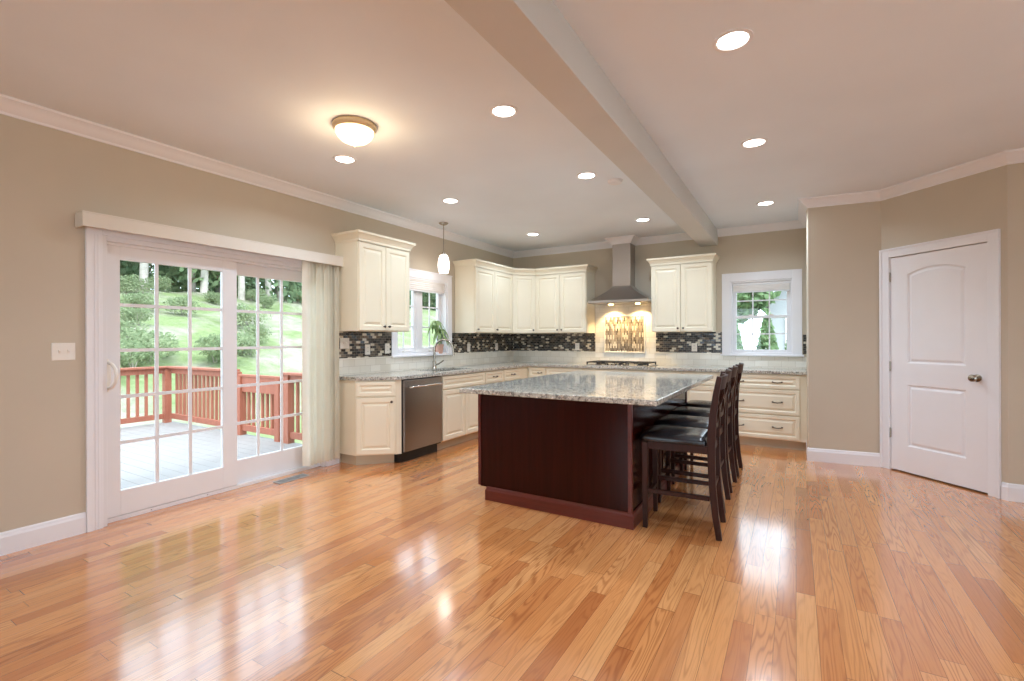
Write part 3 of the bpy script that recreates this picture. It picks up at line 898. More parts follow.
# dishwasher
t = thing('dishwasher', 'stainless steel dishwasher between the angled cabinet and the sink', 'dishwasher', (FX, dw_y0, 0), PI / 2)
w = dw_y1 - dw_y0
B(.004, w - .004, .0, .58, .10, .870).obj('body', M['black'], t)
B(.004, w - .004, -.026, -.001, .118, .868).obj('door', M['steel_dw'], t, bevel=.006)
B(.012, w - .012, .045, .30, .0, .10).obj('toe_panel', M['black'], t)
m = MB().tube([(.045, -.066, .795), (w - .045, -.066, .795)], .011, 12)
for x in (.06, w - .06): m.tube([(x, -.026, .795), (x, -.066, .795)], .008, 8)
m.obj('handle', M['chrome'], t, smooth=True)

# wall cabinets
UZ0, UZ1, UTOP = 1.385, 2.285, 2.395
cprof = [(0, UZ1 + .012), (.006, UZ1 + .012), (.007, UZ1 + .035), (.013, UZ1 + .045), (.028, UZ1 + .070), (.040, UZ1 + .082), (.046, UZ1 + .086), (.047, UZ1 + .110), (0, UZ1 + .110)]
def upper(label, loc, rotz, w, items, d=.335, crown=None):
    t = thing('wall_cabinet', label, 'cabinet', (loc[0], loc[1], UZ0), rotz)
    B(0, w, 0, d, 0, UTOP - .012 - UZ0).obj('carcass', M['cream'], t)
    fronts(t, [(k, a, b, z0 - UZ0, z1 - UZ0, [(x, z - UZ0) for x, z in kn]) for k, a, b, z0, z1, kn in items])
    if crown:
        MB().sweep(crown, [(o_, z - UZ0) for o_, z in cprof]).obj('crown', M['cream'], t, smooth=True, angle=25)
    return t
UFX, UFY = LX + .34, BY - .34
zd0, zd1, kz = UZ0 + .008, UZ1 + .004, UZ0 + .05
w = .74
upper('cream wall cabinet between the blinds and the sink window', (UFX, 3.325), PI / 2, w,
      [('door', .008, w / 2 - .003, zd0, zd1, [(w / 2 - .035, kz)]), ('door', w / 2 + .003, w - .008, zd0, zd1, [(w / 2 + .035, kz)])],
      crown=[(0, .335), (0, -.021), (w, -.021), (w, .335)])
yB0, yB1 = 5.36, 6.37
w = yB1 - yB0
upper('cream two-door wall cabinet right of the sink window', (UFX, yB0), PI / 2, w,
      [('door', .008, .487, zd0, zd1, [(.045, kz)]), ('door', .493, w - .008, zd0, zd1, [(.53, kz)])],
      crown=[(0, .335), (0, -.021), (w + .009, -.021)])
xD0, xD1 = LX + .61, -2.662
w = xD1 - xD0
upper('cream two-door wall cabinet left of the range hood', (xD0, UFY), 0, w,
      [('door', .008, w / 2 - .003, zd0, zd1, [(w / 2 - .035, kz)]), ('door', w / 2 + .003, w - .008, zd0, zd1, [(w / 2 + .035, kz)])],
      crown=[(-.009, -.021), (w, -.021), (w, .335)])
w = .79
upper('cream two-door wall cabinet right of the range hood', (-1.712, UFY), 0, w,
      [('door', .008, w / 2 - .003, zd0, zd1, [(w / 2 - .035, kz)]), ('door', w / 2 + .003, w - .008, zd0, zd1, [(w / 2 + .035, kz)])],
      crown=[(0, .335), (0, -.021), (w, -.021), (w, .335)])
# diagonal corner wall cabinet
a0, a1 = (UFX, yB1), (xD0, UFY)
ang = math.atan2(a1[1] - a0[1], a1[0] - a0[0]); wd = math.hypot(a1[0] - a0[0], a1[1] - a0[1])
t = thing('wall_cabinet', 'cream single-door diagonal corner wall cabinet', 'cabinet', (a0[0], a0[1], UZ0), ang)
loc_ = lambda p: to_local(p, a0, ang)
MB().prism([loc_(p) for p in ((LX + .003, yB1 + .001), (UFX, yB1 + .001), (xD0 - .001, UFY), (xD0 - .001, BY - .003), (LX + .003, BY - .003))], 0, UTOP - .012 - UZ0).obj('carcass', M['cream'], t)
fronts(t, [('door', .010, wd - .010, zd0 - UZ0, zd1 - UZ0, [(wd - .045, kz - UZ0)])])
MB().sweep([(-.004, -.021), (wd + .004, -.021)], [(o_, z - UZ0) for o_, z in cprof]).obj('crown', M['cream'], t, smooth=True, angle=25)

# ------------------------------------------------------------------ countertops, sink, tap, cooktop, hood
CT0, CT1 = .878, .916
SX0, SX1, SY0, SY1 = -4.02, -3.63, 4.42, 5.10
xs = [LX + .009, SX0, SX1, -3.485, .115]
ys = [3.345, SY0, SY1, 6.345, BY - .009]
def inc_ct(i, j):
    if j == 3: return True
    if i == 3: return False
    return not (i == 1 and j == 1)
m = MB().cells(xs, ys, inc_ct, CT0, CT1, lambda u, v, t_: (u, v, t_))
def mv(p):
    if abs(p[0] + 3.485) < 1e-4 and abs(p[1] - 3.345) < 1e-4: return (-3.52, 3.62, p[2])
    if abs(p[0] - SX1) < 1e-4 and abs(p[1] - 3.345) < 1e-4: return (-3.85, 3.345, p[2])
    return p
m.v = [mv(p) for p in m.v]
tag(m.obj('countertop', M['granite'], bevel=.004), 'speckled grey granite counter running along the left and back walls', 'countertop')
t = thing('kitchen_sink', 'steel undermount sink bowl set in the granite below the side window', 'sink', ((SX0 + SX1) / 2, (SY0 + SY1) / 2, .68))
hx, hy = (SX1 - SX0) / 2, (SY1 - SY0) / 2
rr = []
for ix, z in ((.012, .197), (.0, .197), (.0, .05), (-.03, .012), (-.10, .0)):
    rr.append([(-hx - ix, -hy - ix, z), (hx + ix, -hy - ix, z), (hx + ix, hy + ix, z), (-hx - ix, hy + ix, z)])
MB().rings(rr, False, True).obj('bowl', M['sinkm'], t)
MB().lathe([(.04, 0), (.04, .004), (.015, .006)], 18, (0, 0, .001)).obj('drain', M['chrome'], t)
t = thing('faucet', 'tall brushed gooseneck faucet standing behind the kitchen sink', 'faucet', (-4.075, 4.845, CT1))
MB().lathe([(.030, 0), (.030, .006), (.024, .014), (.022, .055), (.024, .085), (.019, .10)], 20).obj('base', M['nickel'], t, smooth=True)
dx, dy = .84, .54
pts = [(0, 0, .09), (0, 0, .24)]
for k in range(1, 13):
    a = PI * k / 12 * 0.97
    R_ = .122
    pts.append((dx * R_ * (1 - math.cos(a)), dy * R_ * (1 - math.cos(a)), .24 + R_ * math.sin(a) * 1.12))
MB().tube(pts, .0145, 12).obj('spout', M['nickel'], t, smooth=True)
e = Vector(pts[-1])
MB().tube([e + Vector((0, 0, .005)), e + Vector((.002, .002, -.06)), e + Vector((.003, .003, -.085))], [.015, .018, .020], 12).obj('spray_head', M['nickel'], t, smooth=True)
MB().tube([(.02, .0, .045), (.04, .035, .058), (.055, .085, .085), (.062, .11, .10)], [.011, .009, .008, .009], 10).obj('lever', M['nickel'], t, smooth=True)

t = thing('cooktop', 'gas cooktop with black grates on the counter under the hood', 'cooktop', (-2.147, 6.66, CT1))
B(-.455, .455, -.255, .255, .0005, .010).obj('steel_tray', M['steel_x'], t, bevel=.004)
for gx in (-.30, 0, .30):
    m = MB()
    for yy in (-.215, .215): m.box(gx - .143, gx + .143, yy - .007, yy + .007, .038, .052)
    for xx in (-.136, 0, .136): m.box(gx + xx - .007, gx + xx + .007, -.215, .215, .038, .052)
    m.box(gx - .143, gx + .143, -.007, .007, .038, .052)
    for xx in (-.136, .136):
        for yy in (-.205, .205): m.box(gx + xx - .008, gx + xx + .008, yy - .008, yy + .008, .010, .040)
    m.obj('grate', M['iron'], t, bevel=.002)
for bx_, by_ in ((-.30, -.11), (-.30, .11), (0, .0), (.30, -.11), (.30, .11)):
    MB().lathe([(.045, .010), (.045, .018), (.030, .020), (.030, .030), (.0, .031)], 18, (bx_, by_, 0), cap1=False).obj('burner', M['iron'], t, smooth=True)
for k in range(5):
    MB().lathe([(.016, .010), (.015, .026), (.012, .028)], 14, (-.12 + k * .06, -.236, 0)).obj('control_knob', M['black'], t, smooth=True)

HXC = -2.147
t = thing('range_hood', 'stainless chimney range hood above the cooktop', 'range hood', (HXC, BY, 1.812))
fw_, fd = .438, .49
CS = .02          # the chimney sits a touch left of the canopy's centre
cw_, cd = .132, .24
m = MB(); R = [[(-fw_, -fd, 0), (fw_, -fd, 0), (fw_, -.010, 0), (-fw_, -.010, 0)], [(-fw_, -fd, .032), (fw_, -fd, .032), (fw_, -.010, .032), (-fw_, -.010, .032)]]
for k in range(1, 9):
    q_ = k / 8; s_ = (1 - q_) ** 1.32; z = .032 + .221 * q_
    ww = cw_ + (fw_ - cw_) * s_; dd = cd + (fd - cd) * s_
    R.append([(-ww - CS * q_, -dd, z), (ww - CS * q_, -dd, z), (ww - CS * q_, -.010, z), (-ww - CS * q_, -.010, z)])
m.rings(R)
m.obj('canopy', M['steel_x'], t)
B(-cw_ - CS, cw_ - CS, -cd, -.010, .253, CZ - 1.812 - .002).obj('chimney', M['steel_z'], t, bevel=.002)
B(-fw_ + .05, fw_ - .05, -fd + .04, -.06, -.006, -.0005).obj('filter', M['steel_x'], t)
for x in (-.20, .20):
    MB().lathe([(.034, 0), (.034, -.008), (.028, -.010)], 18, (x, -.17, -.0065)).obj('lamp', M['halogen'], t)
    add_light('hood_lamp', 'SPOT', (HXC + x, BY - .17, 1.790), HOOD_W, (1.0, .72, .38), (0, .22, -1), spot_size=math.radians(115), spot_blend=.6, shadow_soft_size=.03)
HXK = HXC - CS
o = MB().sweep([(HXK - cw_ - .001, BY), (HXK - cw_ - .001, BY - cd - .001), (HXK + cw_ + .001, BY - cd - .001), (HXK + cw_ + .001, BY)], [(p, z) for p, z in crown_prof]).obj('trim_2', M['trim'], smooth=True, angle=25)
tag(o, 'white crown collar around the top of the hood chimney', 'moulding', kind='structure')

# ------------------------------------------------------------------ backsplash
def slab(name, mat, label, *boxes, bevel=0):
    m = MB()
    for b in boxes: m.box(*b)
    return tag(m.obj(name, mat, bevel=bevel), label, 'backsplash', kind='structure')
T = .008
yw0, yw1 = 4.215 - .09, 5.185 + .09
slab('backsplash_mosaic_left', M['mosaic_y'], 'dark brown mosaic tile band on the sink wall', (LX, LX + T, 3.36, yw0, 1.098, UZ0), (LX, LX + T, yw1, BY, 1.098, UZ0))
slab('backsplash_subway_left', M['subway_y'], 'white subway tile strip below the mosaic on the sink wall', (LX, LX + T, 3.36, yw0 - .02, CT1, 1.085), (LX, LX + T, yw0 - .02, yw1 + .02, CT1, 1.078), (LX, LX + T, yw1 + .02, BY, CT1, 1.085))
slab('backsplash_mosaic_back', M['mosaic_x'], 'dark brown mosaic tile band on the back wall', (LX + T, -2.655, BY - T, BY, 1.098, UZ0), (-1.732, -.852, BY - T, BY, 1.098, UZ0), (.082, .12, BY - T, BY, 1.098, 1.34))
slab('backsplash_subway_back', M['subway_x'], 'white subway tile on the back wall and behind the cooktop', (LX + T, -2.655, BY - T, BY, CT1, 1.085), (-2.655, -1.732, BY - T, BY, CT1, 1.855), (-1.732, .12, BY - T, BY, CT1, 1.062), (-1.732, -.852, BY - T, BY, 1.062, 1.085))
slab('trim_3', M['liner'], 'white pencil tile line under the mosaic bands', (LX, LX + .016, 3.36, yw0 - .015, 1.085, 1.099), (LX, LX + .016, yw1 + .015, BY - .016, 1.085, 1.099), (LX, -2.655, BY - .016, BY, 1.085, 1.099), (-1.732, -.872, BY - .016, BY, 1.085, 1.099))
slab('backsplash_panel', M['mosaic_v'], 'framed pale mosaic panel behind the cooktop', (-2.492, -1.9, BY - .013, BY - T, 1.104, 1.628))
slab('trim_4', M['liner'], 'raised white tile frame around the cooktop mosaic panel', (-2.512, -2.492, BY - .022, BY - T, 1.084, 1.648), (-1.900, -1.880, BY - .022, BY - T, 1.084, 1.648), (-2.492, -1.900, BY - .022, BY - T, 1.628, 1.648), (-2.492, -1.900, BY - .022, BY - T, 1.084, 1.104), bevel=.004)

# ------------------------------------------------------------------ switch plates and outlets
def plate(name, label, cat, loc, rotz, w, h, kind, n=1):
    """local: plate in the xz plane facing -y"""
    t = thing(name, label, cat, loc, rotz)
    MB().panel(-w / 2, w / 2, -h / 2, h / 2, [(0, 0), (0, -.003), (.004, -.006)]).obj('plate', M['plastic'], t)
    for k in range(n):
        x = (k - (n - 1) / 2) * .046
        if kind == 'toggle':
            m = MB().rings([[(x - .005, -.006, -.012), (x + .005, -.006, -.012), (x + .005, -.006, .012), (x - .005, -.006, .012)], [(x - .004, -.018, .004), (x + .004, -.018, .004), (x + .004, -.016, .013), (x - .004, -.016, .013)]])
            m.obj('toggle', M['plastic'], t)
        else:
            for z in (-.021, .021):
                o = MB().box(x - .015, x + .015, -.0075, -.006, z - .015, z + .015).obj('socket', M['plastic'], t, bevel=.001)
                MB().box(x - .008, x - .005, -.0078, -.0074, z - .005, z + .006).box(x + .005, x + .008, -.0078, -.0074, z - .005, z + .006).obj('slot', M['slot'], o)
    return t
plate('light_switch', 'white double toggle switch plate on the wall left of the sliding door', 'switch', (LX, 1.176, 1.225), PI / 2, .118, .115, 'toggle', 2)
PW = LX + T
plate('light_switch', 'white switch plate on the mosaic next to the blinds', 'switch', (PW, 3.44, 1.258), PI / 2, .118, .115, 'toggle', 2)
plate('outlet', 'white outlet plate on the mosaic under the first wall cabinet', 'outlet', (PW, 3.755, 1.185), PI / 2, .072, .115, 'socket')
plate('outlet', 'white outlet plate on the mosaic at the left edge of the sink window', 'outlet', (PW, 4.055, 1.19), PI / 2, .072, .115, 'socket')
plate('outlet', 'white outlet plate on the mosaic just right of the sink window', 'outlet', (PW, 5.68, 1.175), PI / 2, .072, .115, 'socket')
plate('outlet', 'white outlet plate on the mosaic close to the room corner', 'outlet', (PW, 6.44, 1.175), PI / 2, .072, .115, 'socket')
plate('outlet', 'white outlet plate on the mosaic left of the cooktop', 'outlet', (-2.955, BY - T, 1.175), 0, .072, .115, 'socket')
plate('outlet', 'white outlet plate on the mosaic between the cooktop and the back window', 'outlet', (-1.205, BY - T, 1.175), 0, .072, .115, 'socket')

# floor vent
t = thing('floor_vent', 'grey metal floor register in front of the sliding door', 'vent', (-4.035, 2.755, 0))
m = MB()
for x0, x1, y0, y1 in ((-.055, .055, -.155, -.140), (-.055, .055, .140, .155), (-.055, -.042, -.14, .14), (.042, .055, -.14, .14)): m.box(x0, x1, y0, y1, .0005, .006)
m.obj('frame', M['vent'], t)
m = MB()
for k in range(14): m.box(-.042, .042, -.134 + k * .02, -.126 + k * .02, .002, .005)
m.obj('louvre', M['vent'], t)
B(-.042, .042, -.14, .14, .0004, .0015).obj('backing', M['ventdark'], t)

# ------------------------------------------------------------------ island
IX0, IX1, IY0, IY1 = -2.235, -.962, 3.205, 5.14
t = thing('kitchen_island', 'dark cherry island base on the oak floor in front of the cooktop', 'island', ((IX0 + IX1) / 2, IY0, 0))
ix = (IX1 - IX0) / 2; il = IY1 - IY0
B(-ix + .018, ix - .006, .006, il - .02, .10, CT0 - .001).obj('body', M['cherry'], t)
for b_ in ((-ix, -ix + .024, -.004, .03, .108, CT0 - .001), (ix - .026, ix + .002, -.004, .026, .10, CT0 - .001), (ix - .026, ix + .002, il - .03, il, .10, CT0 - .001)):
    B(*b_).obj('corner_trim', M['cherry_trim'], t, bevel=.003)
mold = [(0, 0), (.016, 0), (.016, .078), (.010, .088), (.008, .100), (.003, .106), (0, .108)]
m = MB().sweep([(-ix + .092, il), (-ix + .092, 0), (ix, 0), (ix, il)], mold)
m.box(-ix + .092, ix, 0, il, 0.0, .10)
m.obj('base_moulding', M['cherry_trim'], t)
# cabinet doors on the working side
ww = il / 3
for k in range(3):
    o = MB().panel(0, 1, 0, 1, [(0, 0), (0, -.001)])
    w0, w1 = k * ww + .01, (k + 1) * ww - .01
    mb = MB().panel(w0, w1, .125, .69, front_rings(-DOOR_T, .055))
    mb.v = [(-ix + .018 + y, il - x, z) for x, y, z in mb.v]
    d_ = mb.obj('door', M['cherry'], t)
    mb = MB().panel(w0, w1, .705, .86, front_rings(-DOOR_T, .038)); mb.v = [(-ix + .018 + y, il - x, z) for x, y, z in mb.v]
    g_ = mb.obj('drawer', M['cherry'], t)
    for par, z in ((d_, .65), (g_, .78)):
        kb = MB().lathe([(.006, 0), (.005, -.012), (.014, -.021), (.005, -.029)], 12, ((w0 + w1) / 2, -DOOR_T, z), 'y'); kb.v = [(-ix + .018 + y, il - x, z_) for x, y, z_ in kb.v]
        kb.obj('knob', M['bronze'], par, smooth=True)
tag(B(-2.262, -.738, 2.985, 5.35, CT0, CT1).obj('island_countertop', M['granite'], bevel=.006, segs=3), 'large polished granite slab on top of the cherry island', 'countertop')

# ------------------------------------------------------------------ bar stools
def zpt(z):        # rear post: y of its centre and its depth, by height
    P_ = [(0, .232, .036), (.15, .210, .040), (.33, .193, .043), (.5, .187, .046), (.64, .186, .050), (.8, .197, .044), (.95, .217, .036), (1.052, .236, .030)]
    for (z0, y0, d0_), (z1, y1, d1_) in zip(P_, P_[1:]):
        if z <= z1:
            q_ = (z - z0) / (z1 - z0); return y0 + (y1 - y0) * q_, d0_ + (d1_ - d0_) * q_
    return P_[-1][1:]
def make_stool(label):
    t = thing('bar_stool', label, 'stool', group='bar stools along the island')
    HWd = .192
    for sx in (-1, 1):
        x = sx * (HWd - .019)
        zs = [0, .07, .15, .24, .33, .42, .5, .57, .64, .72, .8, .88, .95, 1.0, 1.052]
        MB().bar([(x, zpt(z)[0], z) for z in zs], [.036] * len(zs), [zpt(z)[1] for z in zs]).obj('rear_leg', M['espresso'], t, bevel=.003)
        MB().bar([(x, -.236, 0), (x, -.236, .3), (x, -.236, .592)], [.030, .036, .040], [.030, .036, .040]).obj('front_leg', M['espresso'], t, bevel=.003)
        B(x - .011, x + .011, -.216, .17, .545, .596).obj('apron', M['espresso'], t, bevel=.002)
        B(x - .010, x + .010, -.218, .176, .242, .272).obj('side_stretcher', M['espresso'], t, bevel=.002)
    B(-HWd + .036, HWd - .036, -.247, -.225, .545, .596).obj('apron', M['espresso'], t, bevel=.002)
    B(-HWd + .036, HWd - .036, .175, .197, .545, .596).obj('apron', M['espresso'], t, bevel=.002)
    B(-HWd + .036, HWd - .036, -.248, -.224, .185, .217).obj('footrest', M['espresso'], t, bevel=.002)
    B(-HWd + .036, HWd - .036, .185, .203, .30, .328).obj('rear_stretcher', M['espresso'], t, bevel=.002)
    # padded seat
    m = MB(); N_ = 14
    x0, x1, y0, y1 = -HWd - .006, HWd + .006, -.268, .158
    R = []
    for ins, z in ((.010, .596), (.002, .600), (0, .612), (.001, .628), (.010, .642), (.028, .651), (.06, .657), (.11, .661), (.16, .663)):
        loop = []
        rad = .03
        a, b, c_, d_ = x0 + ins, x1 - ins, y0 + ins, y1 - ins
        rad = max(.006, .032 - ins * .1)
        for (cx, cy_, s0) in ((b - rad, d_ - rad, 0), (a + rad, d_ - rad, 90), (a + rad, c_ + rad, 180), (b - rad, c_ + rad, 270)):
            for k in range(5):
                an = math.radians(s0 + k * 22.5)
                loop.append((cx + rad * math.cos(an), cy_ + rad * math.sin(an), z))
        R.append(loop)
    m.rings(R)
    m.obj('seat', M['leather'], t, smooth=True, angle=50)
    # bowed top rail, bottom rail, interlaced slats
    xi = HWd - .037
    def bow(x): return .030 * (1 - (x / xi) ** 2)
    xsn = [-xi + 2 * xi * k / 10 for k in range(11)]
    for nm, zc_, hh_, th in (('top_rail', 1.008, .088, .020), ('lower_rail', .715, .034, .018)):
        bw_ = 1 if nm == 'top_rail' else .4
        MB().rings([[(x, zpt(zc_ - hh_ / 2)[0] + bow(x) * bw_ - th / 2, zc_ - hh_ / 2), (x, zpt(zc_ - hh_ / 2)[0] + bow(x) * bw_ + th / 2, zc_ - hh_ / 2), (x, zpt(zc_ + hh_ / 2)[0] + bow(x) * bw_ + th / 2, zc_ + hh_ / 2), (x, zpt(zc_ + hh_ / 2)[0] + bow(x) * bw_ - th / 2, zc_ + hh_ / 2)] for x in xsn]).obj(nm, M['espresso'], t, smooth=True, angle=40)
    for k, (xa, xb) in enumerate(((-.135, .02), (-.02, .135), (.135, -.02), (.02, -.135))):
        pts = []
        for j in range(13):
            q_ = j / 12; s_ = q_ * q_ * (3 - 2 * q_)
            x = xa + (xb - xa) * s_; z = .728 + (.966 - .728) * q_
            over = .006 * math.sin(q_ * 2 * PI) * (1 if k < 2 else -1)
            pts.append((x, zpt(z)[0] + bow(x) * (.4 + .6 * q_) + over, z))
        MB().bar(pts, .035, .012).obj('slat', M['espresso'], t, smooth=True, angle=40)
    return t
stool_labels = ['dark wood bar stool nearest the camera, at the front corner of the island',
                'dark wood bar stool second from the front along the island',
                'dark wood bar stool third from the front along the island',
                'dark wood bar stool farthest back along the island, nearest the drawers']
st = make_stool(stool_labels[0])
for k, y in enumerate((3.470, 4.010, 4.552, 5.098)):
    s_ = st if k == 0 else copy_thing(st)
    s_['label'] = stool_labels[k]
    s_.location = ((-.664, -.698, -.704, -.704)[k], y, 0); s_.rotation_euler = (0, 0, -PI / 2 + (.05, .01, -.005, .0)[k])

# ------------------------------------------------------------------ lamps
def make_can(label):
    t = thing('recessed_light', label, 'ceiling light', group='recessed ceiling lights')
    MB().lathe([(.092, 0), (.092, -.004), (.076, -.007), (.070, -.004), (.070, 0)], 32, cap0=False, cap1=False).obj('trim_ring', M['trim'], t, smooth=True)
    MB().lathe([(.070, -.001), (.069, -.0035), (.0, -.0045)], 32, cap1=False).obj('lens', M['can'], t, smooth=True)
    return t
cans = [(-.26, 2.565, 'recessed light right of the beam, nearest the camera'), (-.262, 3.99, 'recessed light right of the beam, middle of that row'), (-.272, 5.845, 'recessed light right of the beam, closest to the back window'),
        (-1.605, 2.60, 'recessed light just left of the beam, nearest the camera'), (-1.605, 4.01, 'recessed light left of the beam beside the smoke detector'), (-1.61, 5.865, 'recessed light left of the beam in front of the range hood'),
        (-3.14, 2.625, 'recessed light right behind the warm dome ceiling lamp'), (-3.13, 3.99, 'recessed light between the dome lamp and the pendant lamp'), (-3.15, 5.87, 'recessed light near the kitchen corner above the diagonal cabinet')]
c0 = None
for x, y, lab in cans:
    c_ = make_can(lab) if c0 is None else copy_thing(c0)
    c0 = c0 or c_
    c_['label'] = lab
    c_.location = (x, y, CZ - .0005)
    add_light('can_lamp', 'AREA', (x, y, CZ - .012), CAN_W, CAN_COLOR, (0, 0, -1), shape='DISK', size=.13, spread=math.radians(150))
t = thing('dome_light', 'warm frosted dome ceiling lamp with a brass-toned rim', 'ceiling light', (-2.585, 2.245, CZ - .0005))
MB().lathe([(.142, 0), (.146, -.010), (.144, -.024), (.132, -.040), (.122, -.044)], 40, cap1=False).obj('rim', M['brass'], t, smooth=True)
MB().lathe([(.128, -.040), (.125, -.058), (.110, -.084), (.086, -.106), (.054, -.120), (.018, -.126), (.0, -.127)], 40, cap0=False, cap1=False).obj('glass_bowl', M['bowl'], t, smooth=True)
MB().lathe([(.016, -.124), (.017, -.131), (.008, -.137), (.009, -.143), (.003, -.149)], 16).obj('finial', M['brass'], t, smooth=True)
add_light('dome_lamp', 'POINT', (-2.585, 2.245, CZ - .20), FLUSH_W, (1.0, .74, .46), shadow_soft_size=.10)
t = thing('pendant_light', 'small white glass pendant lamp hanging in front of the sink window', 'pendant lamp', (-3.81, 4.715, CZ - .0005))
MB().lathe([(.060, 0), (.060, -.006), (.046, -.018), (.018, -.028), (.008, -.032)], 28).obj('canopy', M['nickel'], t, smooth=True)
MB().lathe([(.006, -.03), (.006, -.37)], 10).obj('rod', M['nickel'], t, smooth=True)
MB().lathe([(.010, -.362), (.022, -.370), (.024, -.398), (.020, -.400)], 18).obj('socket_cap', M['nickel'], t, smooth=True)
MB().lathe([(.026, -.398), (.044, -.406), (.060, -.436), (.071, -.49), (.074, -.535), (.069, -.585), (.056, -.632), (.052, -.632), (.0, -.628)], 32, cap0=False, cap1=False).obj('glass_shade', M['pendant'], t, smooth=True)
add_light('pendant_lamp', 'POINT', (-3.81, 4.715, CZ - .70), PENDANT_W, (1.0, .93, .86), shadow_soft_size=.07)
t = thing('smoke_detector', 'round white smoke detector on the ceiling beside the beam', 'smoke detector', (-1.43, 4.28, CZ - .0005))
MB().lathe([(.066, 0), (.066, -.010), (.058, -.026), (.030, -.032), (.0, -.033)], 32, cap1=False).obj('cover', M['trim'], t, smooth=True)
MB().lathe([(.070, 0), (.070, -.006)], 32).obj('mounting_ring', M['trim'], t)

# ------------------------------------------------------------------ pot plant on the sill
rng = random.Random(3)
t = thing('potted_plant', 'small leafy plant in a pale clay pot on the sink window sill', 'plant', (LX - .025, 5.045, 1.103))
MB().lathe([(.044, 0), (.048, .01), (.060, .10), (.066, .105), (.067, .125), (.060, .126), (.058, .112), (.0, .110)], 24, cap1=False).obj('pot', M['terracotta'], t, smooth=True)
MB().lathe([(.058, .108), (.03, .116), (0, .117)], 16, cap1=False).obj('soil', M['soil'], t)
m = MB(); ml = MB()
for k in range(4):
    a = k * 1.7; lean = .03 + .02 * k
    topp = Vector((lean * math.cos(a), lean * math.sin(a) - .01, .27 + .055 * k))
    m.tube([(0.008 * math.cos(a), .008 * math.sin(a), .11), tuple(topp * .6 + Vector((0, 0, .05))), tuple(topp)], .006, 7)
    for j in range(8):
        az = j * 2 * PI / 8 + rng.uniform(-.25, .25) + k
        L_ = rng.uniform(.11, .17); el = rng.uniform(.2, .7)
        pr = None
        rowp = []
        for q_ in range(6):
            s_ = q_ / 5
            r_ = L_ * s_; zz = topp.z + el * L_ * s_ - 1.5 * L_ * s_ * s_
            wdt = .018 * math.sin(PI * min(.98, s_ * .93 + .05)) + .002
            cx, cy_ = topp.x + r_ * math.cos(az), topp.y + r_ * math.sin(az)
            cx = max(cx, -.055)
            rowp += [(cx - math.sin(az) * wdt, cy_ + math.cos(az) * wdt, zz), (cx, cy_, zz - .004), (cx + math.sin(az) * wdt, cy_ - math.cos(az) * wdt, zz)]
        fs = []
        for q_ in range(5):
            for e_ in (0, 1): fs.append((q_ * 3 + e_, q_ * 3 + e_ + 1, q_ * 3 + e_ + 4, q_ * 3 + e_ + 3))
        ml.add(rowp, fs)
m.obj('stem', M['stem'], t, smooth=True)
ml.obj('foliage', M['leafp'], t, smooth=True)

# ------------------------------------------------------------------ outdoors: deck, hill, shrubs, trees, neighbour
DZ0 = -.12
DX0, DY1, DY0 = -9.30, 4.04, -2.5
m = MB()
nb = 47; bwid = (DY1 + .06 - DY0) / nb
for k in range(nb): m.box(DX0 - .08, LX - .165, DY0 + k * bwid, DY0 + (k + 1) * bwid - .0035, DZ0 - .03, DZ0)
m.box(DX0 - .08, LX - .165, DY1 + .02, DY1 + .06, DZ0 - .28, DZ0 - .031); m.box(DX0 - .08, DX0 - .04, DY0, DY1 + .02, DZ0 - .28, DZ0 - .031)
for x in (DX0, -6.8, -4.5):
    for y in (DY0 + .1, 1.0, DY1 - .05): m.box(x - .06, x + .06, y - .06, y + .06, -1.6, DZ0 - .031)
tag(m.obj('deck_floor', M['deck']), 'pale grey wooden deck outside the sliding door', 'deck', kind='structure')

def railing(label, a, b, ztop, posts, name='deck_railing', wide=.04, gap=.125, capw=.14, name_post='post'):
    """upright railing from a to b: top cap, two rails, posts and balusters"""
    a, b = Vector(a), Vector(b); L_ = (b - a).length; d = (b - a) / L_
    t = thing(name, label, 'railing', (a.x, a.y, DZ0), math.atan2(d.y, d.x))
    h_ = ztop - DZ0
    B(0, L_, -capw / 2, capw / 2, h_ - .035, h_).obj('top_cap', M['redwood'], t, bevel=.004)
    B(0, L_, -.02, .02, h_ - .035 - wide * 2.2, h_ - .036).obj('top_rail', M['redwood'], t)
    B(0, L_, -.02, .02, .07, .155).obj('bottom_rail', M['redwood'], t)
    for p in posts: B(p - .05, p + .05, -.05, .05, .001, h_ - .036).obj(name_post, M['redwood'], t)
    k = gap * .6
    while k < L_ - .03:
        if all(abs(k - p) > .075 for p in posts): B(k - .019, k + .019, .02, .055, .09, h_ - .05).obj('baluster', M['redwood'], t)
        k += gap
    return t
railing('red-stained deck railing along the far edge of the deck', (DX0, DY0), (DX0, DY1), .85, [.06, 2.2, 4.4, DY1 - DY0 - .05])
railing('red-stained deck railing right of its corner post, across the deck end', (DX0 + .08, DY1), (-7.28, DY1), .85, [1.97])
railing('red-stained gate with a wide top board in the deck end', (-7.18, DY1), (-6.14, DY1), .785, [.05, .99], 'deck_gate', wide=.10, gap=.115, capw=.06)
railing('red-stained deck railing nearest the house beside the gate', (-6.04, DY1), (LX - .2, DY1), .85, [.06, 1.6])

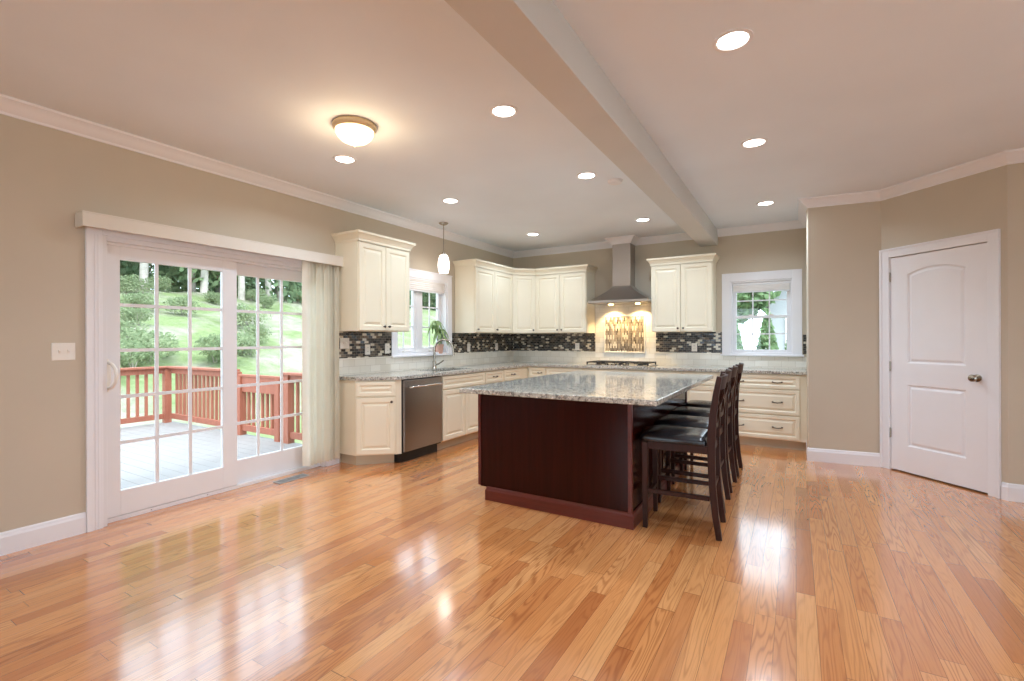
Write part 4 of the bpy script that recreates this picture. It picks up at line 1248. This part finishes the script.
def hz(x, y):
    dist = max(0.0, -x - 10.6)
    z = -1.45 + 0.27 * dist
    if dist > 21: z = -1.45 + .27 * 21 + (dist - 21) * .03
    s_ = min(1.0, max(0.0, (y - 9) / 10))          # the ground behind the kitchen is level with the house
    lvl = -.45
    if x > -12: z = z * (1 - s_) + lvl * s_ if x > -11 else z * (1 - s_ * (x + 12)) + lvl * s_ * (x + 12)
    return z + .10 * math.sin(x * 1.3 + y * .7) + .08 * math.sin(y * 1.9 - x * .5)
m = MB(); nx, ny = 90, 90
X = [-80 + 105 * i / nx for i in range(nx + 1)]; Y = [-35 + 110 * j / ny for j in range(ny + 1)]
m.v = [(x, y, hz(x, y) if not (LX - .2 < x < RX + .3 and RY - .3 < y < BY + .3) else -.8) for x in X for y in Y]
for i in range(nx):
    for j in range(ny): m.f.append((i * (ny + 1) + j, (i + 1) * (ny + 1) + j, (i + 1) * (ny + 1) + j + 1, i * (ny + 1) + j + 1))
tag(m.obj('hill', M['meadow'], smooth=True, angle=180), 'green grassy slope rising behind the deck', 'hill', kind='structure')

def crown_mb(blobs, n, size, rng, asp=1.6):
    mb = MB()
    for k in range(n):
        c_, r_ = blobs[k % len(blobs)]
        v = Vector((rng.gauss(0, 1), rng.gauss(0, 1), rng.gauss(0, 1))).normalized() * (rng.random() ** .4)
        mb.quad_leaf((c_[0] + v.x * r_[0], c_[1] + v.y * r_[1], c_[2] + v.z * r_[2]), size * rng.uniform(.6, 1.3), rng, asp)
    return mb
def make_tree(mat, seed, hgt, low=.06, label='dense green tree standing among the woods at the top of the slope', group='trees of the woods at the top of the slope'):
    rng = random.Random(seed)
    t = thing('forest_tree', label, 'tree', group=group)
    p = [(0, 0, -.5), (.1 * rng.uniform(-1, 1), .1, hgt * .3), (.2 * rng.uniform(-1, 1), .15, hgt * .6), (.2, .1, hgt * .85)]
    MB().tube(p, [.22, .18, .14, .06], 10).obj('trunk', M['bark'], t, smooth=True)
    bl = []
    for k in range(11):
        z = hgt * (low + (.94 - low) * (k / 10)); r_ = (2.0 - .9 * (k / 10)) * rng.uniform(.85, 1.15)
        a = rng.uniform(0, 6.28); o_ = rng.uniform(.5, 1.6) * (1 - .5 * k / 10)
        bl.append(((o_ * math.cos(a), o_ * math.sin(a), z), (r_, r_, hgt * .13)))
    crown_mb(bl, 2300, .30, rng).obj('crown', mat, t)
    return t
trees = [make_tree(M['leaf_dark'], 1, 10), make_tree(M['leaf_mid'], 2, 9), make_tree(M['leaf_dark'], 5, 11)]
rng = random.Random(11)
spots = []
for row, (dist, n, y0, y1) in enumerate(((33.6, 13, 0, 44), (37.5, 11, 1, 48), (43, 10, 1, 54))):
    for k in range(n):
        y = y0 + (y1 - y0) * (k + .5) / n + rng.uniform(-1, 1)
        spots.append((-dist + rng.uniform(-1.5, 1.5), y))
for k, (x, y) in enumerate(spots):
    o = trees[k] if k < 3 else copy_thing(trees[rng.choice((0, 1, 1, 2))])
    o.location = (x, y, hz(x, y)); o.rotation_euler = (0, 0, rng.uniform(0, 6.28))
tall = make_tree(M['leaf_mid'], 9, 11, .42, 'tall pale-trunked tree in front of the darker woods beyond the glass door', 'pale-trunked trees at the edge of the woods')
for k, (x, y) in enumerate(((-31.0, 15.3), (-30.8, 17.5), (-31.2, 19.6), (-31.4, 20.6), (-30.9, 22.2), (-31.6, 12.4), (-31.8, 25.6))):
    o = tall if k == 0 else copy_thing(tall)
    o.location = (x, y, hz(x, y)); o.rotation_euler = (0, 0, k * 1.3)
def make_shrub(seed):
    rng = random.Random(seed)
    t = thing('shrub', 'rounded pale green shrub on the grassy slope beyond the deck', 'shrub', group='shrubs scattered on the slope')
    bl = [((rng.uniform(-.6, .6), rng.uniform(-.6, .6), rng.uniform(.3, .8)), (rng.uniform(.5, .8),) * 2 + (.5,)) for _ in range(5)]
    crown_mb(bl, 1500, .085, rng, 2.0).obj('foliage', M['leaf_shrub'], t)
    m = MB()
    for k in range(4):
        a = k * 1.6; m.tube([(0, 0, -.2), (.15 * math.cos(a), .15 * math.sin(a), .3), (.4 * math.cos(a), .4 * math.sin(a), .7)], [.03, .02, .01], 6)
    m.obj('stem', M['bark'], t)
    return t
sh = [make_shrub(21), make_shrub(22)]
sspots = [(-15.5, 4.8), (-17, 6.4), (-19, 5.4), (-21, 7.6), (-24, 6.6), (-26, 9.8), (-28, 8.2), (-30, 11.5), (-29, 15), (-30.5, 18), (-17.5, 9.0), (-30, 22), (-22, 19), (-31, 26), (-27, 24), (-20, 12), (-30.5, 13), (-29.5, 9.6), (-16.5, 5.6), (-18.2, 7.4), (-22.5, 8.6), (-25, 11.4), (-18.5, 10.8), (-23.5, 13.6), (-27.5, 17), (-20.5, 6.2)]
for k, (x, y) in enumerate(sspots):
    o = sh[k] if k < 2 else copy_thing(sh[k % 2])
    s_ = rng.uniform(.55, .95)
    o.location = (x, y, hz(x, y)); o.rotation_euler = (0, 0, rng.uniform(0, 6.28)); o.scale = (s_, s_, s_)
# seen through the back window
rng = random.Random(31)
conelab = ['cone-shaped evergreen left of centre in the back window', 'cone-shaped evergreen right of centre in the back window', 'cone-shaped evergreen at the right edge of the back window']
cone0 = None
for k, (x, y, s_) in enumerate(((-1.30, 13.0, 1.0), (-.58, 13.0, 1.05), (-.05, 14.5, .95))):
    if cone0 is None:
        cone0 = t = thing('evergreen_shrub', conelab[0], 'evergreen', group='cone-shaped evergreens behind the house')
        mb = MB()
        for _ in range(3200):
            z = 2.35 * (1 - math.sqrt(rng.random()) * .98); r_ = .52 * (1 - z / 2.4) * (rng.random() ** .3); a = rng.uniform(0, 6.283)
            mb.quad_leaf((r_ * math.cos(a), r_ * math.sin(a), z + .05), rng.uniform(.05, .10), rng, 1.8)
        mb.obj('foliage', M['leaf_cone'], t)
        MB().tube([(0, 0, -.2), (0, 0, 1.5)], [.05, .02], 8).obj('trunk', M['bark'], t)
        o = t
    else: o = copy_thing(cone0)
    o['label'] = conelab[k]
    o.location = (x, y, -.5); o.scale = (s_,) * 3
t = thing('yard_tree', 'broad leafy tree seen in the upper left of the back window', 'tree', (-2.7, 21, -.5))
MB().tube([(0, 0, -.2), (.1, 0, 1.5), (.0, .1, 3.4)], [.22, .18, .1], 10).obj('trunk', M['bark'], t, smooth=True)
crown_mb([((rng.uniform(-1.6, .9), rng.uniform(-1.2, 1.2), rng.uniform(2.5, 6.2)), (1.0, 1.0, .8)) for _ in range(18)] + [((px_, .3, pz_), (.8, .7, .6)) for px_, pz_ in ((.9, 3.2), (1.3, 3.6), (.5, 2.9), (.1, 3.1), (1.0, 4.0), (-.5, 2.8))], 9000, .24, rng).obj('crown', M['leaf_yard'], t)
t = thing('neighbour_house', 'pale sided house seen at the right of the back window', 'house', (-1.0, 25, -.5))
m = MB().rings([[(0, 0, 0), (10, 0, 0), (10, 8, 0), (0, 8, 0)], [(0, 0, 3.6), (10, 0, 3.6), (10, 8, 3.6), (0, 8, 3.6)]])
m.add([(0, 0, 3.6), (10, 0, 3.6), (5, 0, 7.2), (0, 8, 3.6), (10, 8, 3.6), (5, 8, 7.2)], [(0, 1, 2), (5, 4, 3)])
wls = m.obj('walls', M['siding'], t)
m = MB().prism([(0, 0), (1, 0), (1, .12), (0, .12)], 0, 1)
m = MB()
for s_ in (0, 1):
    p = [(-.5, 3.24), (5, 7.2)] if s_ == 0 else [(5, 7.2), (10.5, 3.24)]
    m.rings([[(p[0][0], yy, p[0][1]), (p[1][0], yy, p[1][1]), (p[1][0], yy, p[1][1] + .16), (p[0][0], yy, p[0][1] + .16)] for yy in (-.5, 8.5)])
m.obj('roof', M['roofing'], t)
for x in (1.1, 4.4):
    f_ = B(x - .5, x + .5, -.05, -.001, 1.2, 2.8).obj('window', M['trim'], t)
    MB().box(x - .42, x + .42, -.056, -.051, 1.28, 1.97).box(x - .42, x + .42, -.056, -.051, 2.03, 2.72).obj('pane', M['windark'], f_)
t = thing('yard_fence', 'white picket fence seen low through the back window', 'fence', (-6, 18.0, -.5))
B(0, 6.5, 0, .04, .3, .38).obj('lower_rail', M['trim'], t); B(0, 6.5, 0, .04, .95, 1.03).obj('upper_rail', M['trim'], t)
for k in range(46): B(.02 + k * .14, .10 + k * .14, -.02, -.001, .05, 1.2).obj('picket', M['trim'], t)
fix_normals()
